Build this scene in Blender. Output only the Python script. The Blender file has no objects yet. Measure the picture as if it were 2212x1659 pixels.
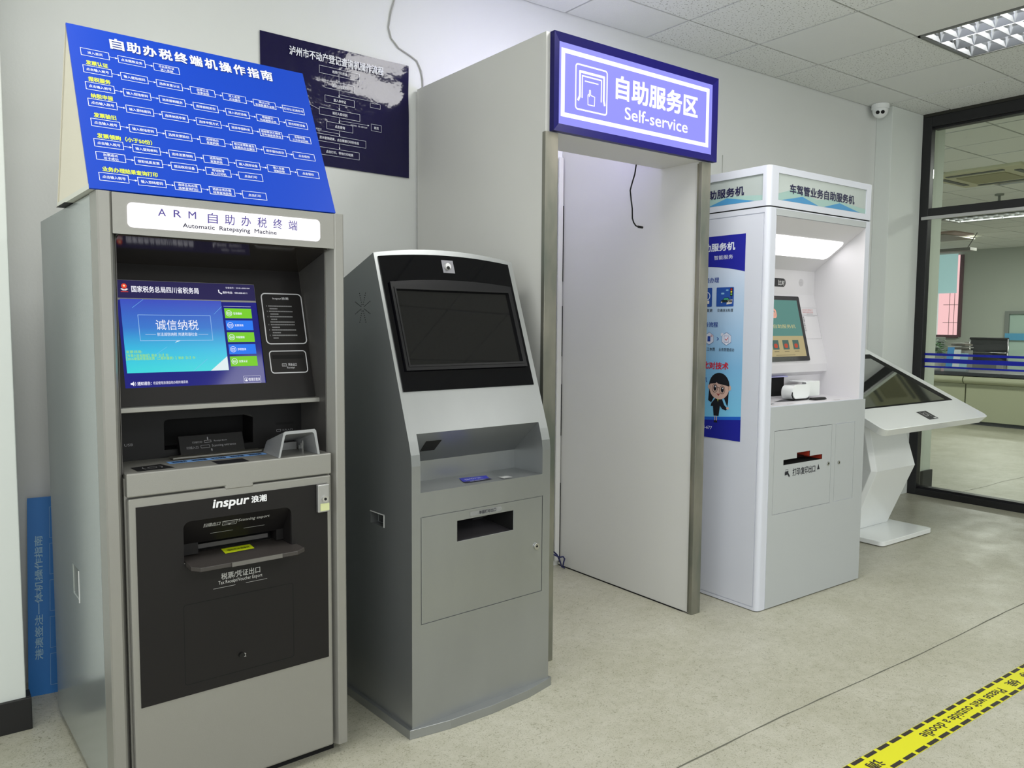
import bpy, bmesh, math, random
from mathutils import Vector, Matrix
random.seed(7)
C = bpy.context.scene.collection
SC = bpy.context.scene
R = math.radians

# ---------------------------------------------------------------- camera
def srgb(r, g, b):
    f = lambda c: (c/255/12.92) if c/255 <= .04045 else ((c/255+.055)/1.055)**2.4
    return (f(r), f(g), f(b), 1.0)

cam_d = bpy.data.cameras.new('camera'); cam = bpy.data.objects.new('camera', cam_d); C.objects.link(cam)
FPX = 1718.73
cam_d.sensor_fit = 'HORIZONTAL'; cam_d.sensor_width = 36.0; cam_d.lens = FPX/2212*36
PIT, ROL, YAW = R(4.2843), R(.3999), R(36.1881)
F_ = Vector((math.sin(YAW)*math.cos(PIT), math.cos(YAW)*math.cos(PIT), -math.sin(PIT)))
R_ = Vector((math.cos(YAW), -math.sin(YAW), 0)); U_ = R_.cross(F_)
R2 = R_*math.cos(ROL)+U_*math.sin(ROL); U2 = -R_*math.sin(ROL)+U_*math.cos(ROL)
M = Matrix.Identity(4)
for i in range(3):
    M[i][0] = R2[i]; M[i][1] = U2[i]; M[i][2] = -F_[i]
M[0][3] = 0; M[1][3] = 0; M[2][3] = 1.32
cam.matrix_world = M
cam_d.clip_start = .05; cam_d.clip_end = 100
SC.camera = cam

# ---------------------------------------------------------------- world, lights, exposure
SC.view_settings.view_transform = 'Standard'; SC.view_settings.look = 'None'
SC.view_settings.gamma = 1.0; SC.view_settings.use_curve_mapping = False
SC.view_settings.exposure = 0.0
W = bpy.data.worlds.new('sky'); SC.world = W; W.use_nodes = True
W.node_tree.nodes['Background'].inputs[0].default_value = (.75, .86, 1.0, 1)
W.node_tree.nodes['Background'].inputs[1].default_value = 1.0

def area(name, loc, size, power, color=(1, 1, 1), rot=(0, 0, 0), sy=None):
    d = bpy.data.lights.new(name, 'AREA'); d.energy = power; d.color = color
    d.shape = 'RECTANGLE'; d.size = size; d.size_y = sy or size
    o = bpy.data.objects.new(name, d); C.objects.link(o); o.location = loc; o.rotation_euler = rot
    return o
LAMP_C = (1.0, .99, .965)
# ceiling lamps of the hall that lie outside the frame, on the same grid as the one in view
for (x, y, p) in ((2.455, 1.773, 31), (.063, 1.773, 16), (-1.9, 1.773, 13), (2.455, -1.28, 27), (.063, -1.28, 22), (-1.9, -1.28, 18), (4.85, -1.28, 28)):
    area('ceiling_lamp_light', (x, y, 2.935), .57, p, LAMP_C, (0, 0, 0), 1.18)
# added soft fill standing for daylight from behind and left of the camera
area('hall_fill_light', (1.5, -3.9, 1.6), 6.0, 74, (.93, .97, 1.0), (R(90), 0, 0), 1.9)
area('hall_fill_light', (-2.5, -1.0, 1.6), 4.0, 54, (.93, .97, 1.0), (R(90), 0, R(-90)), 1.9)
# lamps of the room beyond the glass; last one added to brighten its right
for (x, y, p) in ((8.6, 1.5, 66), (9.0, 5.6, 66), (13.2, 3.0, 70), (15.2, 6.2, 76), (8.6, -1.6, 60)):
    area('back_room_lamp_light', (x, y, 2.935), .57, p, LAMP_C, (0, 0, 0), 1.18)

# ---------------------------------------------------------------- materials
MT = {}
def mat(name, col, rough=.5, metal=0., spec=.5, emit=None, es=0., noise=0., nscale=8., bump=0., bscale=60., coat=0., alpha=1., trans=0., nstretch=(1, 1, 1), col2=None):
    if name in MT: return MT[name]
    m = bpy.data.materials.new(name); m.use_nodes = True; nt = m.node_tree; b = nt.nodes['Principled BSDF']
    b.inputs['Base Color'].default_value = col; b.inputs['Roughness'].default_value = rough
    b.inputs['Metallic'].default_value = metal; b.inputs['Specular IOR Level'].default_value = spec
    b.inputs['Coat Weight'].default_value = coat; b.inputs['Transmission Weight'].default_value = trans
    b.inputs['Alpha'].default_value = alpha
    if emit: b.inputs['Emission Color'].default_value = emit; b.inputs['Emission Strength'].default_value = es
    if noise or bump:
        tc = nt.nodes.new('ShaderNodeTexCoord'); mp = nt.nodes.new('ShaderNodeMapping'); mp.inputs['Scale'].default_value = nstretch
        nt.links.new(tc.outputs['Object'], mp.inputs[0])
    if noise:
        n = nt.nodes.new('ShaderNodeTexNoise'); n.inputs['Scale'].default_value = nscale; n.inputs['Detail'].default_value = 5
        nt.links.new(mp.outputs[0], n.inputs['Vector'])
        rp = nt.nodes.new('ShaderNodeValToRGB'); rp.color_ramp.elements[0].position = .3; rp.color_ramp.elements[1].position = .7
        c2 = col2 or tuple(c*(1-noise) for c in col[:3])+(1,)
        rp.color_ramp.elements[0].color = c2; rp.color_ramp.elements[1].color = col
        nt.links.new(n.outputs['Fac'], rp.inputs[0]); nt.links.new(rp.outputs[0], b.inputs['Base Color'])
    if bump:
        n = nt.nodes.new('ShaderNodeTexNoise'); n.inputs['Scale'].default_value = bscale; n.inputs['Detail'].default_value = 3
        nt.links.new(mp.outputs[0], n.inputs['Vector'])
        bp = nt.nodes.new('ShaderNodeBump'); bp.inputs['Strength'].default_value = bump; bp.inputs['Distance'].default_value = .01
        nt.links.new(n.outputs['Fac'], bp.inputs['Height']); nt.links.new(bp.outputs[0], b.inputs['Normal'])
    MT[name] = m; return m
def flat(r, g, b, rough=.5, name=None):
    return mat(name or 'ink_%d_%d_%d' % (r, g, b), srgb(r, g, b), rough)
def glow(r, g, b, s=1.0, name=None):
    c = srgb(r, g, b)
    return mat(name or 'glow_%d_%d_%d_%d' % (r, g, b, s*100), (0.01, .01, .01, 1), .5, spec=.15, emit=c, es=s)

wall_m = mat('wall_paint', srgb(222, 224, 222), .7, noise=.04, nscale=1.5, bump=.05, bscale=90)
pil_m = mat('pilaster_paint', srgb(222, 227, 223), .7, noise=.04, nscale=1.5)
back_wall_m = mat('back_room_paint', srgb(176, 182, 172), .8)
tile_m = mat('mineral_tile', srgb(232, 234, 231), .85, bump=.35, bscale=220)
def pitted():
    m = bpy.data.materials.new('pitted_tile'); m.use_nodes = True; nt = m.node_tree; b = nt.nodes['Principled BSDF']; b.inputs['Roughness'].default_value = .85
    tc = nt.nodes.new('ShaderNodeTexCoord'); n = nt.nodes.new('ShaderNodeTexNoise'); n.inputs['Scale'].default_value = 95; n.inputs['Detail'].default_value = 1.5
    nt.links.new(tc.outputs['Object'], n.inputs['Vector']); rp = nt.nodes.new('ShaderNodeValToRGB'); e = rp.color_ramp.elements
    e[0].position = .33; e[0].color = srgb(150, 150, 142); e[1].position = .38; e[1].color = srgb(231, 233, 230)
    nt.links.new(n.outputs['Fac'], rp.inputs[0]); nt.links.new(rp.outputs[0], b.inputs['Base Color']); return m
tile_p = pitted()
grid_m = mat('ceiling_grid', srgb(44, 44, 38), .8)
black_frame = mat('black_frame', srgb(26, 26, 29), .38)
skirt_m = mat('black_skirting', srgb(18, 17, 19), .5)
silver = mat('silver_paint', srgb(152, 151, 146), .42, metal=.5, noise=.05, nscale=2, bump=.04, bscale=400)
silver_b = mat('silver_steel', srgb(163, 166, 167), .33, metal=.78, noise=.12, nscale=3, nstretch=(1, 1, .5))
silver_side = mat('side_steel', srgb(160, 167, 167), .2, metal=.5, noise=.06, nscale=2)
dark_metal = mat('inner_grey', srgb(82, 80, 78), .45, metal=.4)
blk_panel = mat('black_panel', srgb(26, 24, 24), .5, spec=.25)
blk_gloss = mat('black_gloss', srgb(4, 4, 8), .05, spec=.22)
blk_matte = mat('black_matte', srgb(14, 13, 14), .55, spec=.3)
void = mat('dark_inside', srgb(6, 6, 7), .9)
chrome = mat('chrome', srgb(200, 200, 200), .18, metal=1.)
steel = mat('stainless_trim', srgb(172, 166, 154), .38, metal=.75, noise=.35, nscale=5, nstretch=(1, 1, .35), col2=srgb(92, 104, 98))
white_lam = mat('white_laminate', srgb(210, 210, 207), .45, noise=.03, nscale=2)
white_pl = mat('white_plastic', srgb(208, 211, 222), .35)
white_in = mat('white_inner', srgb(212, 210, 214), .45)
d_grey = mat('front_grey_white', srgb(178, 182, 184), .42)
white_gl = mat('white_gloss', srgb(240, 243, 243), .25, coat=.4)
beige_core = mat('foam_board', srgb(214, 209, 192), .8)
WHITE = flat(238, 238, 242)
INK = flat(28, 28, 40)

# floor: speckled linoleum
def floor_material():
    m = bpy.data.materials.new('speckled_linoleum'); m.use_nodes = True; nt = m.node_tree; b = nt.nodes['Principled BSDF']
    tc = nt.nodes.new('ShaderNodeTexCoord')
    def noise(sc, det, dist=0., st=(1, 1, 1)):
        mp = nt.nodes.new('ShaderNodeMapping'); mp.inputs['Scale'].default_value = st; nt.links.new(tc.outputs['Object'], mp.inputs[0])
        n = nt.nodes.new('ShaderNodeTexNoise'); n.inputs['Scale'].default_value = sc; n.inputs['Detail'].default_value = det; n.inputs['Distortion'].default_value = dist
        nt.links.new(mp.outputs[0], n.inputs['Vector']); return n
    def ramp(n, p0, p1, c0, c1):
        r = nt.nodes.new('ShaderNodeValToRGB'); r.color_ramp.elements[0].position = p0; r.color_ramp.elements[1].position = p1
        r.color_ramp.elements[0].color = c0; r.color_ramp.elements[1].color = c1; nt.links.new(n.outputs['Fac'], r.inputs[0]); return r
    def mix(a, bb, f, mode='MULTIPLY'):
        x = nt.nodes.new('ShaderNodeMixRGB'); x.blend_type = mode; x.inputs[0].default_value = f
        nt.links.new(a.outputs[0], x.inputs[1]); nt.links.new(bb.outputs[0], x.inputs[2]); return x
    base = ramp(noise(2.2, 4), .3, .7, srgb(172, 170, 153), srgb(187, 185, 171))
    mid = ramp(noise(22, 6, .6), .35, .62, (.80, .80, .74, 1), (1, 1, 1, 1))
    fine = ramp(noise(75, 3, 2.2), .34, .43, (.55, .55, .48, 1), (1, 1, 1, 1))
    fine3 = ramp(noise(150, 2, 3.0, (.5, 1, 1)), .33, .41, (.60, .60, .53, 1), (1, 1, 1, 1))
    fine2 = ramp(noise(140, 2, 2.5, (1, .5, 1)), .60, .68, (1, 1, 1, 1), (1.08, 1.08, 1.08, 1))
    x = mix(mix(mix(mix(base, mid, .45), fine, .75), fine3, .8), fine2, .7)
    nt.links.new(x.outputs[0], b.inputs['Base Color'])
    rr = ramp(noise(6, 3), .3, .7, (.30, .30, .30, 1), (.45, .45, .45, 1)); nt.links.new(rr.outputs[0], b.inputs['Roughness'])
    b.inputs['Specular IOR Level'].default_value = .45
    return m
floor_m = floor_material()

# ---------------------------------------------------------------- mesh helpers
class MB:
    def __init__(s): s.v = []; s.f = []; s.mi = []; s.sm = False
    def add(s, vs, fs, mi=0):
        k = len(s.v); s.v += [tuple(v) for v in vs]; s.f += [tuple(i+k for i in f) for f in fs]; s.mi += [mi]*len(fs); return s
    def box(s, x0, x1, y0, y1, z0, z1, mi=0):
        vs = [(x, y, z) for z in (z0, z1) for (x, y) in ((x0, y0), (x1, y0), (x1, y1), (x0, y1))]
        return s.add(vs, [(3, 2, 1, 0), (4, 5, 6, 7), (0, 1, 5, 4), (1, 2, 6, 5), (2, 3, 7, 6), (3, 0, 4, 7)], mi)
    def hull(s, A, B, mi=0):      # two matching loops -> closed solid
        n = len(A); vs = list(A)+list(B)
        return s.add(vs, [tuple(range(n))[::-1], tuple(range(n, 2*n))]+[(i, (i+1) % n, (i+1) % n+n, i+n) for i in range(n)], mi)
    def prism(s, pts, ax, a0, a1, mi=0):
        f = {'x': lambda p, a: (a, p[0], p[1]), 'y': lambda p, a: (p[0], a, p[1]), 'z': lambda p, a: (p[0], p[1], a)}[ax]
        return s.hull([f(p, a0) for p in pts], [f(p, a1) for p in pts], mi)
    def cyl(s, c, r, h, ax='z', n=24, r2=None, mi=0):
        r2 = r if r2 is None else r2
        def P(a, rr, t):
            u, v = math.cos(a)*rr, math.sin(a)*rr
            return {'z': (c[0]+u, c[1]+v, c[2]+t), 'y': (c[0]+u, c[1]+t, c[2]+v), 'x': (c[0]+t, c[1]+u, c[2]+v)}[ax]
        return s.hull([P(2*math.pi*i/n, r, 0) for i in range(n)], [P(2*math.pi*i/n, r2, h) for i in range(n)], mi)
    def tube(s, pts, r, n=8, mi=0):
        pts = [Vector(p) for p in pts]; rings = []
        for i, p in enumerate(pts):
            t = (pts[min(i+1, len(pts)-1)]-pts[max(i-1, 0)]).normalized()
            a = t.cross(Vector((0, 0, 1)) if abs(t.z) < .9 else Vector((1, 0, 0))).normalized(); b = t.cross(a)
            rings.append([p+a*(r*math.cos(2*math.pi*k/n))+b*(r*math.sin(2*math.pi*k/n)) for k in range(n)])
        k0 = len(s.v); vs = [v for q in rings for v in q]; fs = []
        for i in range(len(rings)-1):
            for k in range(n): fs.append((i*n+k, i*n+(k+1) % n, (i+1)*n+(k+1) % n, (i+1)*n+k))
        fs += [tuple(range(n))[::-1], tuple(range((len(rings)-1)*n, len(rings)*n))]
        s.sm = True
        return s.add(vs, fs, mi)
    def sphere(s, c, r, n=20, m=12, sz=1., zmin=-1., mi=0):
        vs = []; fs = []
        for j in range(m+1):
            th = math.pi*j/m; z = max(math.cos(th), zmin)
            for i in range(n):
                a = 2*math.pi*i/n; vs.append((c[0]+r*math.sin(th)*math.cos(a), c[1]+r*math.sin(th)*math.sin(a), c[2]+r*sz*z))
        for j in range(m):
            for i in range(n): fs.append((j*n+i, (j+1)*n+i, (j+1)*n+(i+1) % n, j*n+(i+1) % n))
        s.sm = True
        return s.add(vs, fs, mi)
    def mesh(s, name):
        me = bpy.data.meshes.new(name); me.from_pydata(s.v, [], s.f)
        bm = bmesh.new(); bm.from_mesh(me)
        bmesh.ops.remove_doubles(bm, verts=bm.verts, dist=1e-6) if s.sm else None
        bmesh.ops.recalc_face_normals(bm, faces=bm.faces)
        bm.to_mesh(me); bm.free()
        if s.sm:
            for p in me.polygons: p.use_smooth = True
        return me
    def build(s, name, m, parent=None, bevel=0., seg=2, cut=None):
        me = s.mesh(name)
        for x in (m if isinstance(m, (list, tuple)) else [m]): me.materials.append(x)
        if len(me.materials) > 1 and len(me.polygons) == len(s.mi):
            for p, k in zip(me.polygons, s.mi): p.material_index = k
        o = bpy.data.objects.new(name, me); C.objects.link(o)
        if cut is not None: boolean(o, cut)
        if bevel:
            md = o.modifiers.new('bevel', 'BEVEL'); md.width = bevel; md.segments = seg; md.limit_method = 'ANGLE'; md.angle_limit = R(40)
            md.harden_normals = True
        if parent is not None: o.parent = parent
        return o
def boolean(o, cutters):
    for cb in (cutters if isinstance(cutters, (list, tuple)) else [cutters]):
        c = bpy.data.objects.new('cutter', cb.mesh('cutter')); C.objects.link(c)
        c.parent = o.parent; md = o.modifiers.new('b', 'BOOLEAN'); md.operation = 'DIFFERENCE'; md.solver = 'EXACT'; md.object = c
        dg = bpy.context.evaluated_depsgraph_get()
        me = bpy.data.meshes.new_from_object(o.evaluated_get(dg)); o.modifiers.clear()
        old = o.data; o.data = me; me.name = old.name
        cm = c.data; bpy.data.objects.remove(c); bpy.data.meshes.remove(cm); bpy.data.meshes.remove(old)
def rrect(x0, x1, z0, z1, r, n=6, corners=(1, 1, 1, 1)):       # corners: bl, br, tr, tl
    out = []
    for k, (cx, cz, a0) in enumerate(((x0+r, z0+r, 180), (x1-r, z0+r, 270), (x1-r, z1-r, 0), (x0+r, z1-r, 90))):
        if corners[k]:
            for i in range(n+1):
                a = R(a0+90*i/n); out.append((cx+r*math.cos(a), cz+r*math.sin(a)))
        else:
            out.append(((x0, z0), (x1, z0), (x1, z1), (x0, z1))[k])
    return out
def thing(name, label, cat, loc=(0, 0, 0), rz=0., group=None):
    o = bpy.data.objects.new(name, None); C.objects.link(o); o.location = loc; o.rotation_euler = (0, 0, R(rz))
    o.empty_display_size = .1
    return tag(o, label, cat, group)
def tag(o, label, cat, group=None):
    o['label'] = label; o['category'] = cat
    if group: o['group'] = group
    return o
def struct(o, label=None):
    o['kind'] = 'structure'
    if label: o['label'] = label
    return o

# ---------------------------------------------------------------- flat print (lettering and drawings) as thin ink layers
TXT = {}
_fc = bpy.data.curves.new('lettering_source', 'FONT'); _fo = bpy.data.objects.new('lettering_source', _fc); C.objects.link(_fo)
def glyphs(s, bold, res=2):
    k = (s, bold, res)
    if k not in TXT:
        _fc.body = s; _fc.offset = bold; _fc.resolution_u = res
        dg = bpy.context.evaluated_depsgraph_get(); dg.update()
        me = _fo.evaluated_get(dg).to_mesh()
        vs = [(v.co.x, v.co.y) for v in me.vertices]; fs = [tuple(p.vertices) for p in me.polygons]
        _fo.evaluated_get(dg).to_mesh_clear(); TXT[k] = (vs, fs)
    return TXT[k]
class Print:
    def __init__(s, parent, O, U, V, step=.0004):
        s.p = parent; s.O = Vector(O); s.U = Vector(U).normalized(); s.V = Vector(V).normalized(); s.N = s.U.cross(s.V); s.step = step; s.d = {}; s.L = 1
    def layer(s, n): s.L = n; return s
    def P(s, u, v): return s.O+s.U*u+s.V*v+s.N*(s.step*s.L)
    def put(s, key, m, pts, fs):
        mb, _ = s.d.setdefault(key, (MB(), m)); mb.add([s.P(*q) for q in pts], fs); return s
    def poly(s, key, m, pts): return s.put(key, m, pts, [tuple(range(len(pts)))])
    def rect(s, key, m, u0, u1, v0, v1): return s.poly(key, m, [(u0, v0), (u1, v0), (u1, v1), (u0, v1)])
    def ring(s, key, m, outer, inner):
        n = len(outer); return s.put(key, m, list(outer)+list(inner), [(i, (i+1) % n, (i+1) % n+n, i+n) for i in range(n)])
    def frame(s, key, m, u0, u1, v0, v1, t):
        return s.ring(key, m, [(u0, v0), (u1, v0), (u1, v1), (u0, v1)], [(u0+t, v0+t), (u1-t, v0+t), (u1-t, v1-t), (u0+t, v1-t)])
    def rframe(s, key, m, u0, u1, v0, v1, r, t):
        return s.ring(key, m, rrect(u0, u1, v0, v1, r), rrect(u0+t, u1-t, v0+t, v1-t, max(r-t, .0003)))
    def circ(s, key, m, cu, cv, r, n=20, sq=1.): return s.poly(key, m, [(cu+r*sq*math.cos(2*math.pi*i/n), cv+r*math.sin(2*math.pi*i/n)) for i in range(n)])
    def cring(s, key, m, cu, cv, r, t, n=24):
        f = lambda q: [(cu+q*math.cos(2*math.pi*i/n), cv+q*math.sin(2*math.pi*i/n)) for i in range(n)]
        return s.ring(key, m, f(r), f(r-t))
    def line(s, key, m, pts, t):
        for (a, b), (c, d) in zip(pts[:-1], pts[1:]):
            l = math.hypot(c-a, d-b) or 1; nu, nv = -(d-b)/l*t/2, (c-a)/l*t/2; eu, ev = (c-a)/l*t*.3, (d-b)/l*t*.3
            s.poly(key, m, [(a-eu-nu, b-ev-nv), (c+eu-nu, d+ev-nv), (c+eu+nu, d+ev+nv), (a-eu+nu, b-ev+nv)])
        return s
    def arrow(s, key, m, u0, v0, u1, v1, t, h):
        l = math.hypot(u1-u0, v1-v0); du, dv = (u1-u0)/l, (v1-v0)/l
        s.line(key, m, [(u0, v0), (u1-du*h, v1-dv*h)], t)
        return s.poly(key, m, [(u1, v1), (u1-du*h-dv*h*.45, v1-dv*h+du*h*.45), (u1-du*h+dv*h*.45, v1-dv*h-du*h*.45)])
    def text(s, key, m, txt, u0, u1, v0, v1, bold=0., slant=0., res=2, rot=0):
        vs, fs = glyphs(txt, 0., res)
        if not vs: return s
        x0, x1 = min(v[0] for v in vs), max(v[0] for v in vs); y0, y1 = min(v[1] for v in vs), max(v[1] for v in vs)
        out = []
        for x, y in vs:
            a = (x-x0)/(x1-x0 or 1); b = (y-y0)/(y1-y0 or 1)
            if rot == 0: out.append((u0+(u1-u0)*a+slant*(v1-v0)*b, v0+(v1-v0)*b))
            elif rot == 90: out.append((u1-(u1-u0)*b, v0+(v1-v0)*a))       # reads upwards
            elif rot == -90: out.append((u0+(u1-u0)*b, v1-(v1-v0)*a))      # reads downwards
            elif rot == 180: out.append((u1-(u1-u0)*a, v1-(v1-v0)*b))
        bw = min(bold, .03)*min(abs(v1-v0), abs(u1-u0)) if bold > 0 else 0
        if bw:
            n = len(out); L = s.L
            for i, (a, b) in enumerate(((bw, bw), (-bw, bw), (bw, -bw), (-bw, -bw))):
                s.L = L+.12*(i+1); s.put(key, m, [(u+a, v+b) for u, v in out], fs)
            s.L = L
            return s
        return s.put(key, m, out, fs)
    def done(s):
        r = []
        for k, (mb, m) in s.d.items():
            k = k.split('#')[0]
            me = bpy.data.meshes.new(k); me.from_pydata(mb.v, [], mb.f); me.materials.append(m)
            o = bpy.data.objects.new(k, me); C.objects.link(o); o.parent = s.p; r.append(o)
            if len(mb.f) > 2 and not k.endswith(('screen_picture', 'side_poster', 'front_pane', 'side_pane')): o['kind'] = 'stuff'
        return r

# ================================================================ SETTING
WY = 3.32; CZ = 2.948; PX = 6.25
struct(MB().box(-2.6, 18.4, -4.1, 9.2, -.1, 0).build('floor', floor_m))
seam_m = flat(96, 96, 84, .7)
def seam(y, x0, x1, name, amp=.006):
    mb = MB(); x = x0; n = 60; pr = None
    for i in range(n+1):
        x = x0+(x1-x0)*i/n; yy = y+amp*math.sin(i*.37)+random.uniform(-.002, .002); w = random.choice((.0018, .0022, .003))
        q = ((x, yy-w), (x, yy+w))
        if pr: mb.add([(pr[0][0], pr[0][1], .0006), (q[0][0], q[0][1], .0006), (q[1][0], q[1][1], .0006), (pr[1][0], pr[1][1], .0006)], [(0, 1, 2, 3)])
        pr = q
    struct(mb.build(name, seam_m), 'dark irregular seam between two linoleum sheets')
seam(1.553, .2, 6.2, 'trim_1'); seam(2.96, 6.5, 9.0, 'trim_2')
# back wall of the hall, with the sawn-out pilaster beside the glass
struct(MB().box(-2.6, 6.3, WY, WY+.15, 0, CZ+.05).build('wall_back', wall_m))
struct(MB().box(5.80, PX, 3.195, WY, 0, CZ).build('wall_pilaster', pil_m, bevel=.004))
struct(MB().box(-2.6, .208, 2.94, WY, 0, CZ).build('wall_left', pil_m, bevel=.004))
o = MB().box(-2.6, .222, 2.926, 2.94, 0, .105).box(.208, .222, 2.94, 3.0, 0, .105).build('baseboard_left', skirt_m, bevel=.002); struct(o)
ww = MB().box(-2.7, -2.6, -4.1, 3.4, 0, CZ+.05); struct(ww.build('wall_west', wall_m))
o = MB().box(-2.6, PX, -4.25, -4.1, 0, CZ+.05).build('wall_front', wall_m); struct(o)
o = MB().box(4.045, 4.049, WY-.0025, WY, 1.2, 2.385).build('trim_3', flat(170, 172, 166)); struct(o, 'thin vertical joint line in the wall paint')

# ceiling: plain deck above, one tile object per mineral-fibre tile
ceil = struct(MB().box(-2.6, 18.4, -4.1, 9.2, CZ+.02, CZ+.06).build('ceiling', grid_m))
XL = [3.352+.598*k for k in range(-10, 5)]; XL = [x for x in XL if x > -2.6]+[PX-.0]
YL = [WY, 2.995]+[2.995-.611*k for k in range(1, 12)]
LAMPS = {(4.548, 2.384)}
tmesh = {}
def tile(x0, x1, y0, y1, g=.0065):
    w, h = round(x1-x0-2*g, 4), round(y1-y0-2*g, 4)
    kk = (w, h, random.random() < .6 and x0 < PX)
    if kk not in tmesh:
        mb = MB().box(0, w, 0, h, 0, .02); me = mb.mesh('ceiling_tile'); me.materials.append(tile_p if kk[2] else tile_m); tmesh[kk] = me
    o = bpy.data.objects.new('ceiling_tile', tmesh[kk]); C.objects.link(o); o.parent = ceil
    o.location = (x0+g, y0+g, CZ+random.uniform(0, .0025)); return o
lampcells = [(4.548, 5.146, 1.162, 2.384)]
for i in range(len(XL)-1):
    for j in range(len(YL)-1):
        x0, x1, y1, y0 = XL[i], XL[i+1], YL[j], YL[j+1]
        if any(a-.05 < (x0+x1)/2 < b+.05 and c-.05 < (y0+y1)/2 < d+.05 for a, b, c, d in lampcells): continue
        if y0 < -4.0 or x1-x0 < .05: continue
        tile(x0, x1, y0, y1)
# tiles of the back room, seen through the glass
GX = [PX+.13+.6*k for k in range(0, 20)]; GY = [1.2+.6*k for k in range(0, 14)]
for i in range(len(GX)-1):
    for j in range(len(GY)-1):
        x0, y0 = GX[i], GY[j]; xc, yc = x0+.3, y0+.3
        if not (.30 < (yc-.2)/xc < .58): continue
        if 8.7 < xc < 9.7 and 3.5 < yc < 4.4: continue
        if 12.3 < xc < 12.95 and yc < 6.1: continue
        tile(x0, x0+.6, y0, y0+.6, .009)
mb = MB().box(PX+.13, 18.3, -4.0, 1.2, CZ, CZ+.02).box(PX+.13, 18.3, 9.0, 9.1, CZ, CZ+.02)
o = mb.build('ceiling_edge_boards', tile_m, ceil)

# ---------------------------------------------------------------- glass partition to the back room
glass_m = bpy.data.materials.new('clear_glass'); glass_m.use_nodes = True
nt = glass_m.node_tree; nt.nodes.clear()
out = nt.nodes.new('ShaderNodeOutputMaterial'); mx = nt.nodes.new('ShaderNodeMixShader'); tr = nt.nodes.new('ShaderNodeBsdfTransparent'); gl = nt.nodes.new('ShaderNodeBsdfGlossy')
fr = nt.nodes.new('ShaderNodeFresnel'); fr.inputs['IOR'].default_value = 1.45
tr.inputs[0].default_value = (.93, .965, .925, 1); gl.inputs['Roughness'].default_value = .01
nt.links.new(fr.outputs[0], mx.inputs[0]); nt.links.new(tr.outputs[0], mx.inputs[1]); nt.links.new(gl.outputs[0], mx.inputs[2]); nt.links.new(mx.outputs[0], out.inputs[0])
Y1 = 3.195
win = struct(MB().box(PX, PX+.06, Y1-.067, Y1+.012, 0, CZ-.02).box(PX, PX+.10, -4.1, Y1-.067, CZ-.10, CZ-.02).box(PX, PX+.10, -4.1, Y1-.067, 0, .052)
       .box(PX, PX+.10, -4.1, Y1-.067, 2.172, 2.232).box(PX, PX+.10, 1.08, 1.15, .052, 2.172).box(PX, PX+.10, 1.08, 1.15, 2.232, CZ-.1)
       .box(PX, PX+.10, -1.0, -.93, .052, 2.172).box(PX, PX+.10, -1.0, -.93, 2.232, CZ-.1)
       .build('window_1', black_frame, bevel=.004), 'black framed glass partition to the back room')
MB().box(PX+.03, PX+.10, -4.1, Y1-.067, CZ-.115, CZ-.1).box(PX+.03, PX+.10, -4.1, Y1-.067, .052, .066).build('glazing_bead', black_frame, win)
for (a, b) in ((1.15, Y1-.067), (-.93, 1.08), (-4.1, -1.0)):
    for (c, d) in ((.066, 2.172), (2.232, CZ-.115)):
        g = MB().box(PX+.052, PX+.058, a, b, c, d).build('glass_pane', glass_m, win)
blue_film = mat('blue_film', srgb(16, 32, 168), .4, emit=None)
for (c, d) in ((1.101, 1.119), (1.047, 1.079), (1.007, 1.021)):
    MB().box(PX+.048, PX+.0515, 1.15, Y1-.067, c, d).box(PX+.048, PX+.0515, -.93, 1.08, c, d).build('blue_stripe', blue_film, win)
MB().box(PX-.012, PX, -4.0, Y1-.02, 2.146, 2.171).build('aluminium_rail', mat('aluminium', srgb(200, 200, 200), .4, metal=.6), win, bevel=.002)
struct(MB().box(PX, PX+.10, -4.1, Y1+.02, CZ-.02, CZ+.02).build('trim_4', grid_m))
struct(MB().box(PX+.12, PX+.33, 3.185, WY+.15, 0, CZ).build('wall_beyond_glass', mat('white_reveal', srgb(214, 222, 212), .6)))
struct(MB().box(PX+.115, PX+.345, 3.17, 3.185, 0, .16).build('baseboard_beyond_glass', skirt_m))

# ================================================================ BACK ROOM
XB = 17.75
struct(MB().box(XB, XB+.15, -4.1, 9.2, 0, CZ+.05).build('wall_far', back_wall_m))
struct(MB().box(PX, 18.4, 9.1, 9.25, 0, CZ+.05).build('wall_far_left', back_wall_m))
struct(MB().box(PX, 18.4, -4.25, -4.1, 0, CZ+.05).build('wall_far_right', back_wall_m))
struct(MB().box(PX+.12, XB, WY+2.9, WY+3.0, 0, .01).build('trim_5', floor_m))
# window in the far wall: brick-pink daylight, blue roller blind
win2 = struct(MB().box(XB-.06, XB, 8.07, 8.13, 1.12, 2.86).box(XB-.06, XB, 8.9, 8.96, 1.12, 2.86).box(XB-.06, XB, 8.13, 8.9, 1.10, 1.16).build('window_2', flat(92, 50, 62)), 'far window with pink daylight behind bars')
MB().box(XB-.012, XB-.004, 8.13, 8.56, 1.16, 2.86).build('window_pane', glow(255, 196, 205, 1.15), win2)
MB().box(XB-.012, XB-.004, 8.56, 8.9, 1.16, 2.86).build('window_pane', glow(214, 216, 216, 1.0), win2)
bars = MB()
for y in (8.22, 8.32): bars.box(XB-.03, XB-.02, y, y+.008, 1.16, 2.2)
for z in (1.42, 1.80): bars.box(XB-.03, XB-.02, 8.13, 8.45, z, z+.01)
bars.box(XB-.03, XB-.02, 8.60, 8.66, 1.7, 2.2).box(XB-.03, XB-.02, 8.72, 8.78, 1.7, 2.2)
bars.build('window_bar', flat(150, 120, 126), win2)
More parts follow.
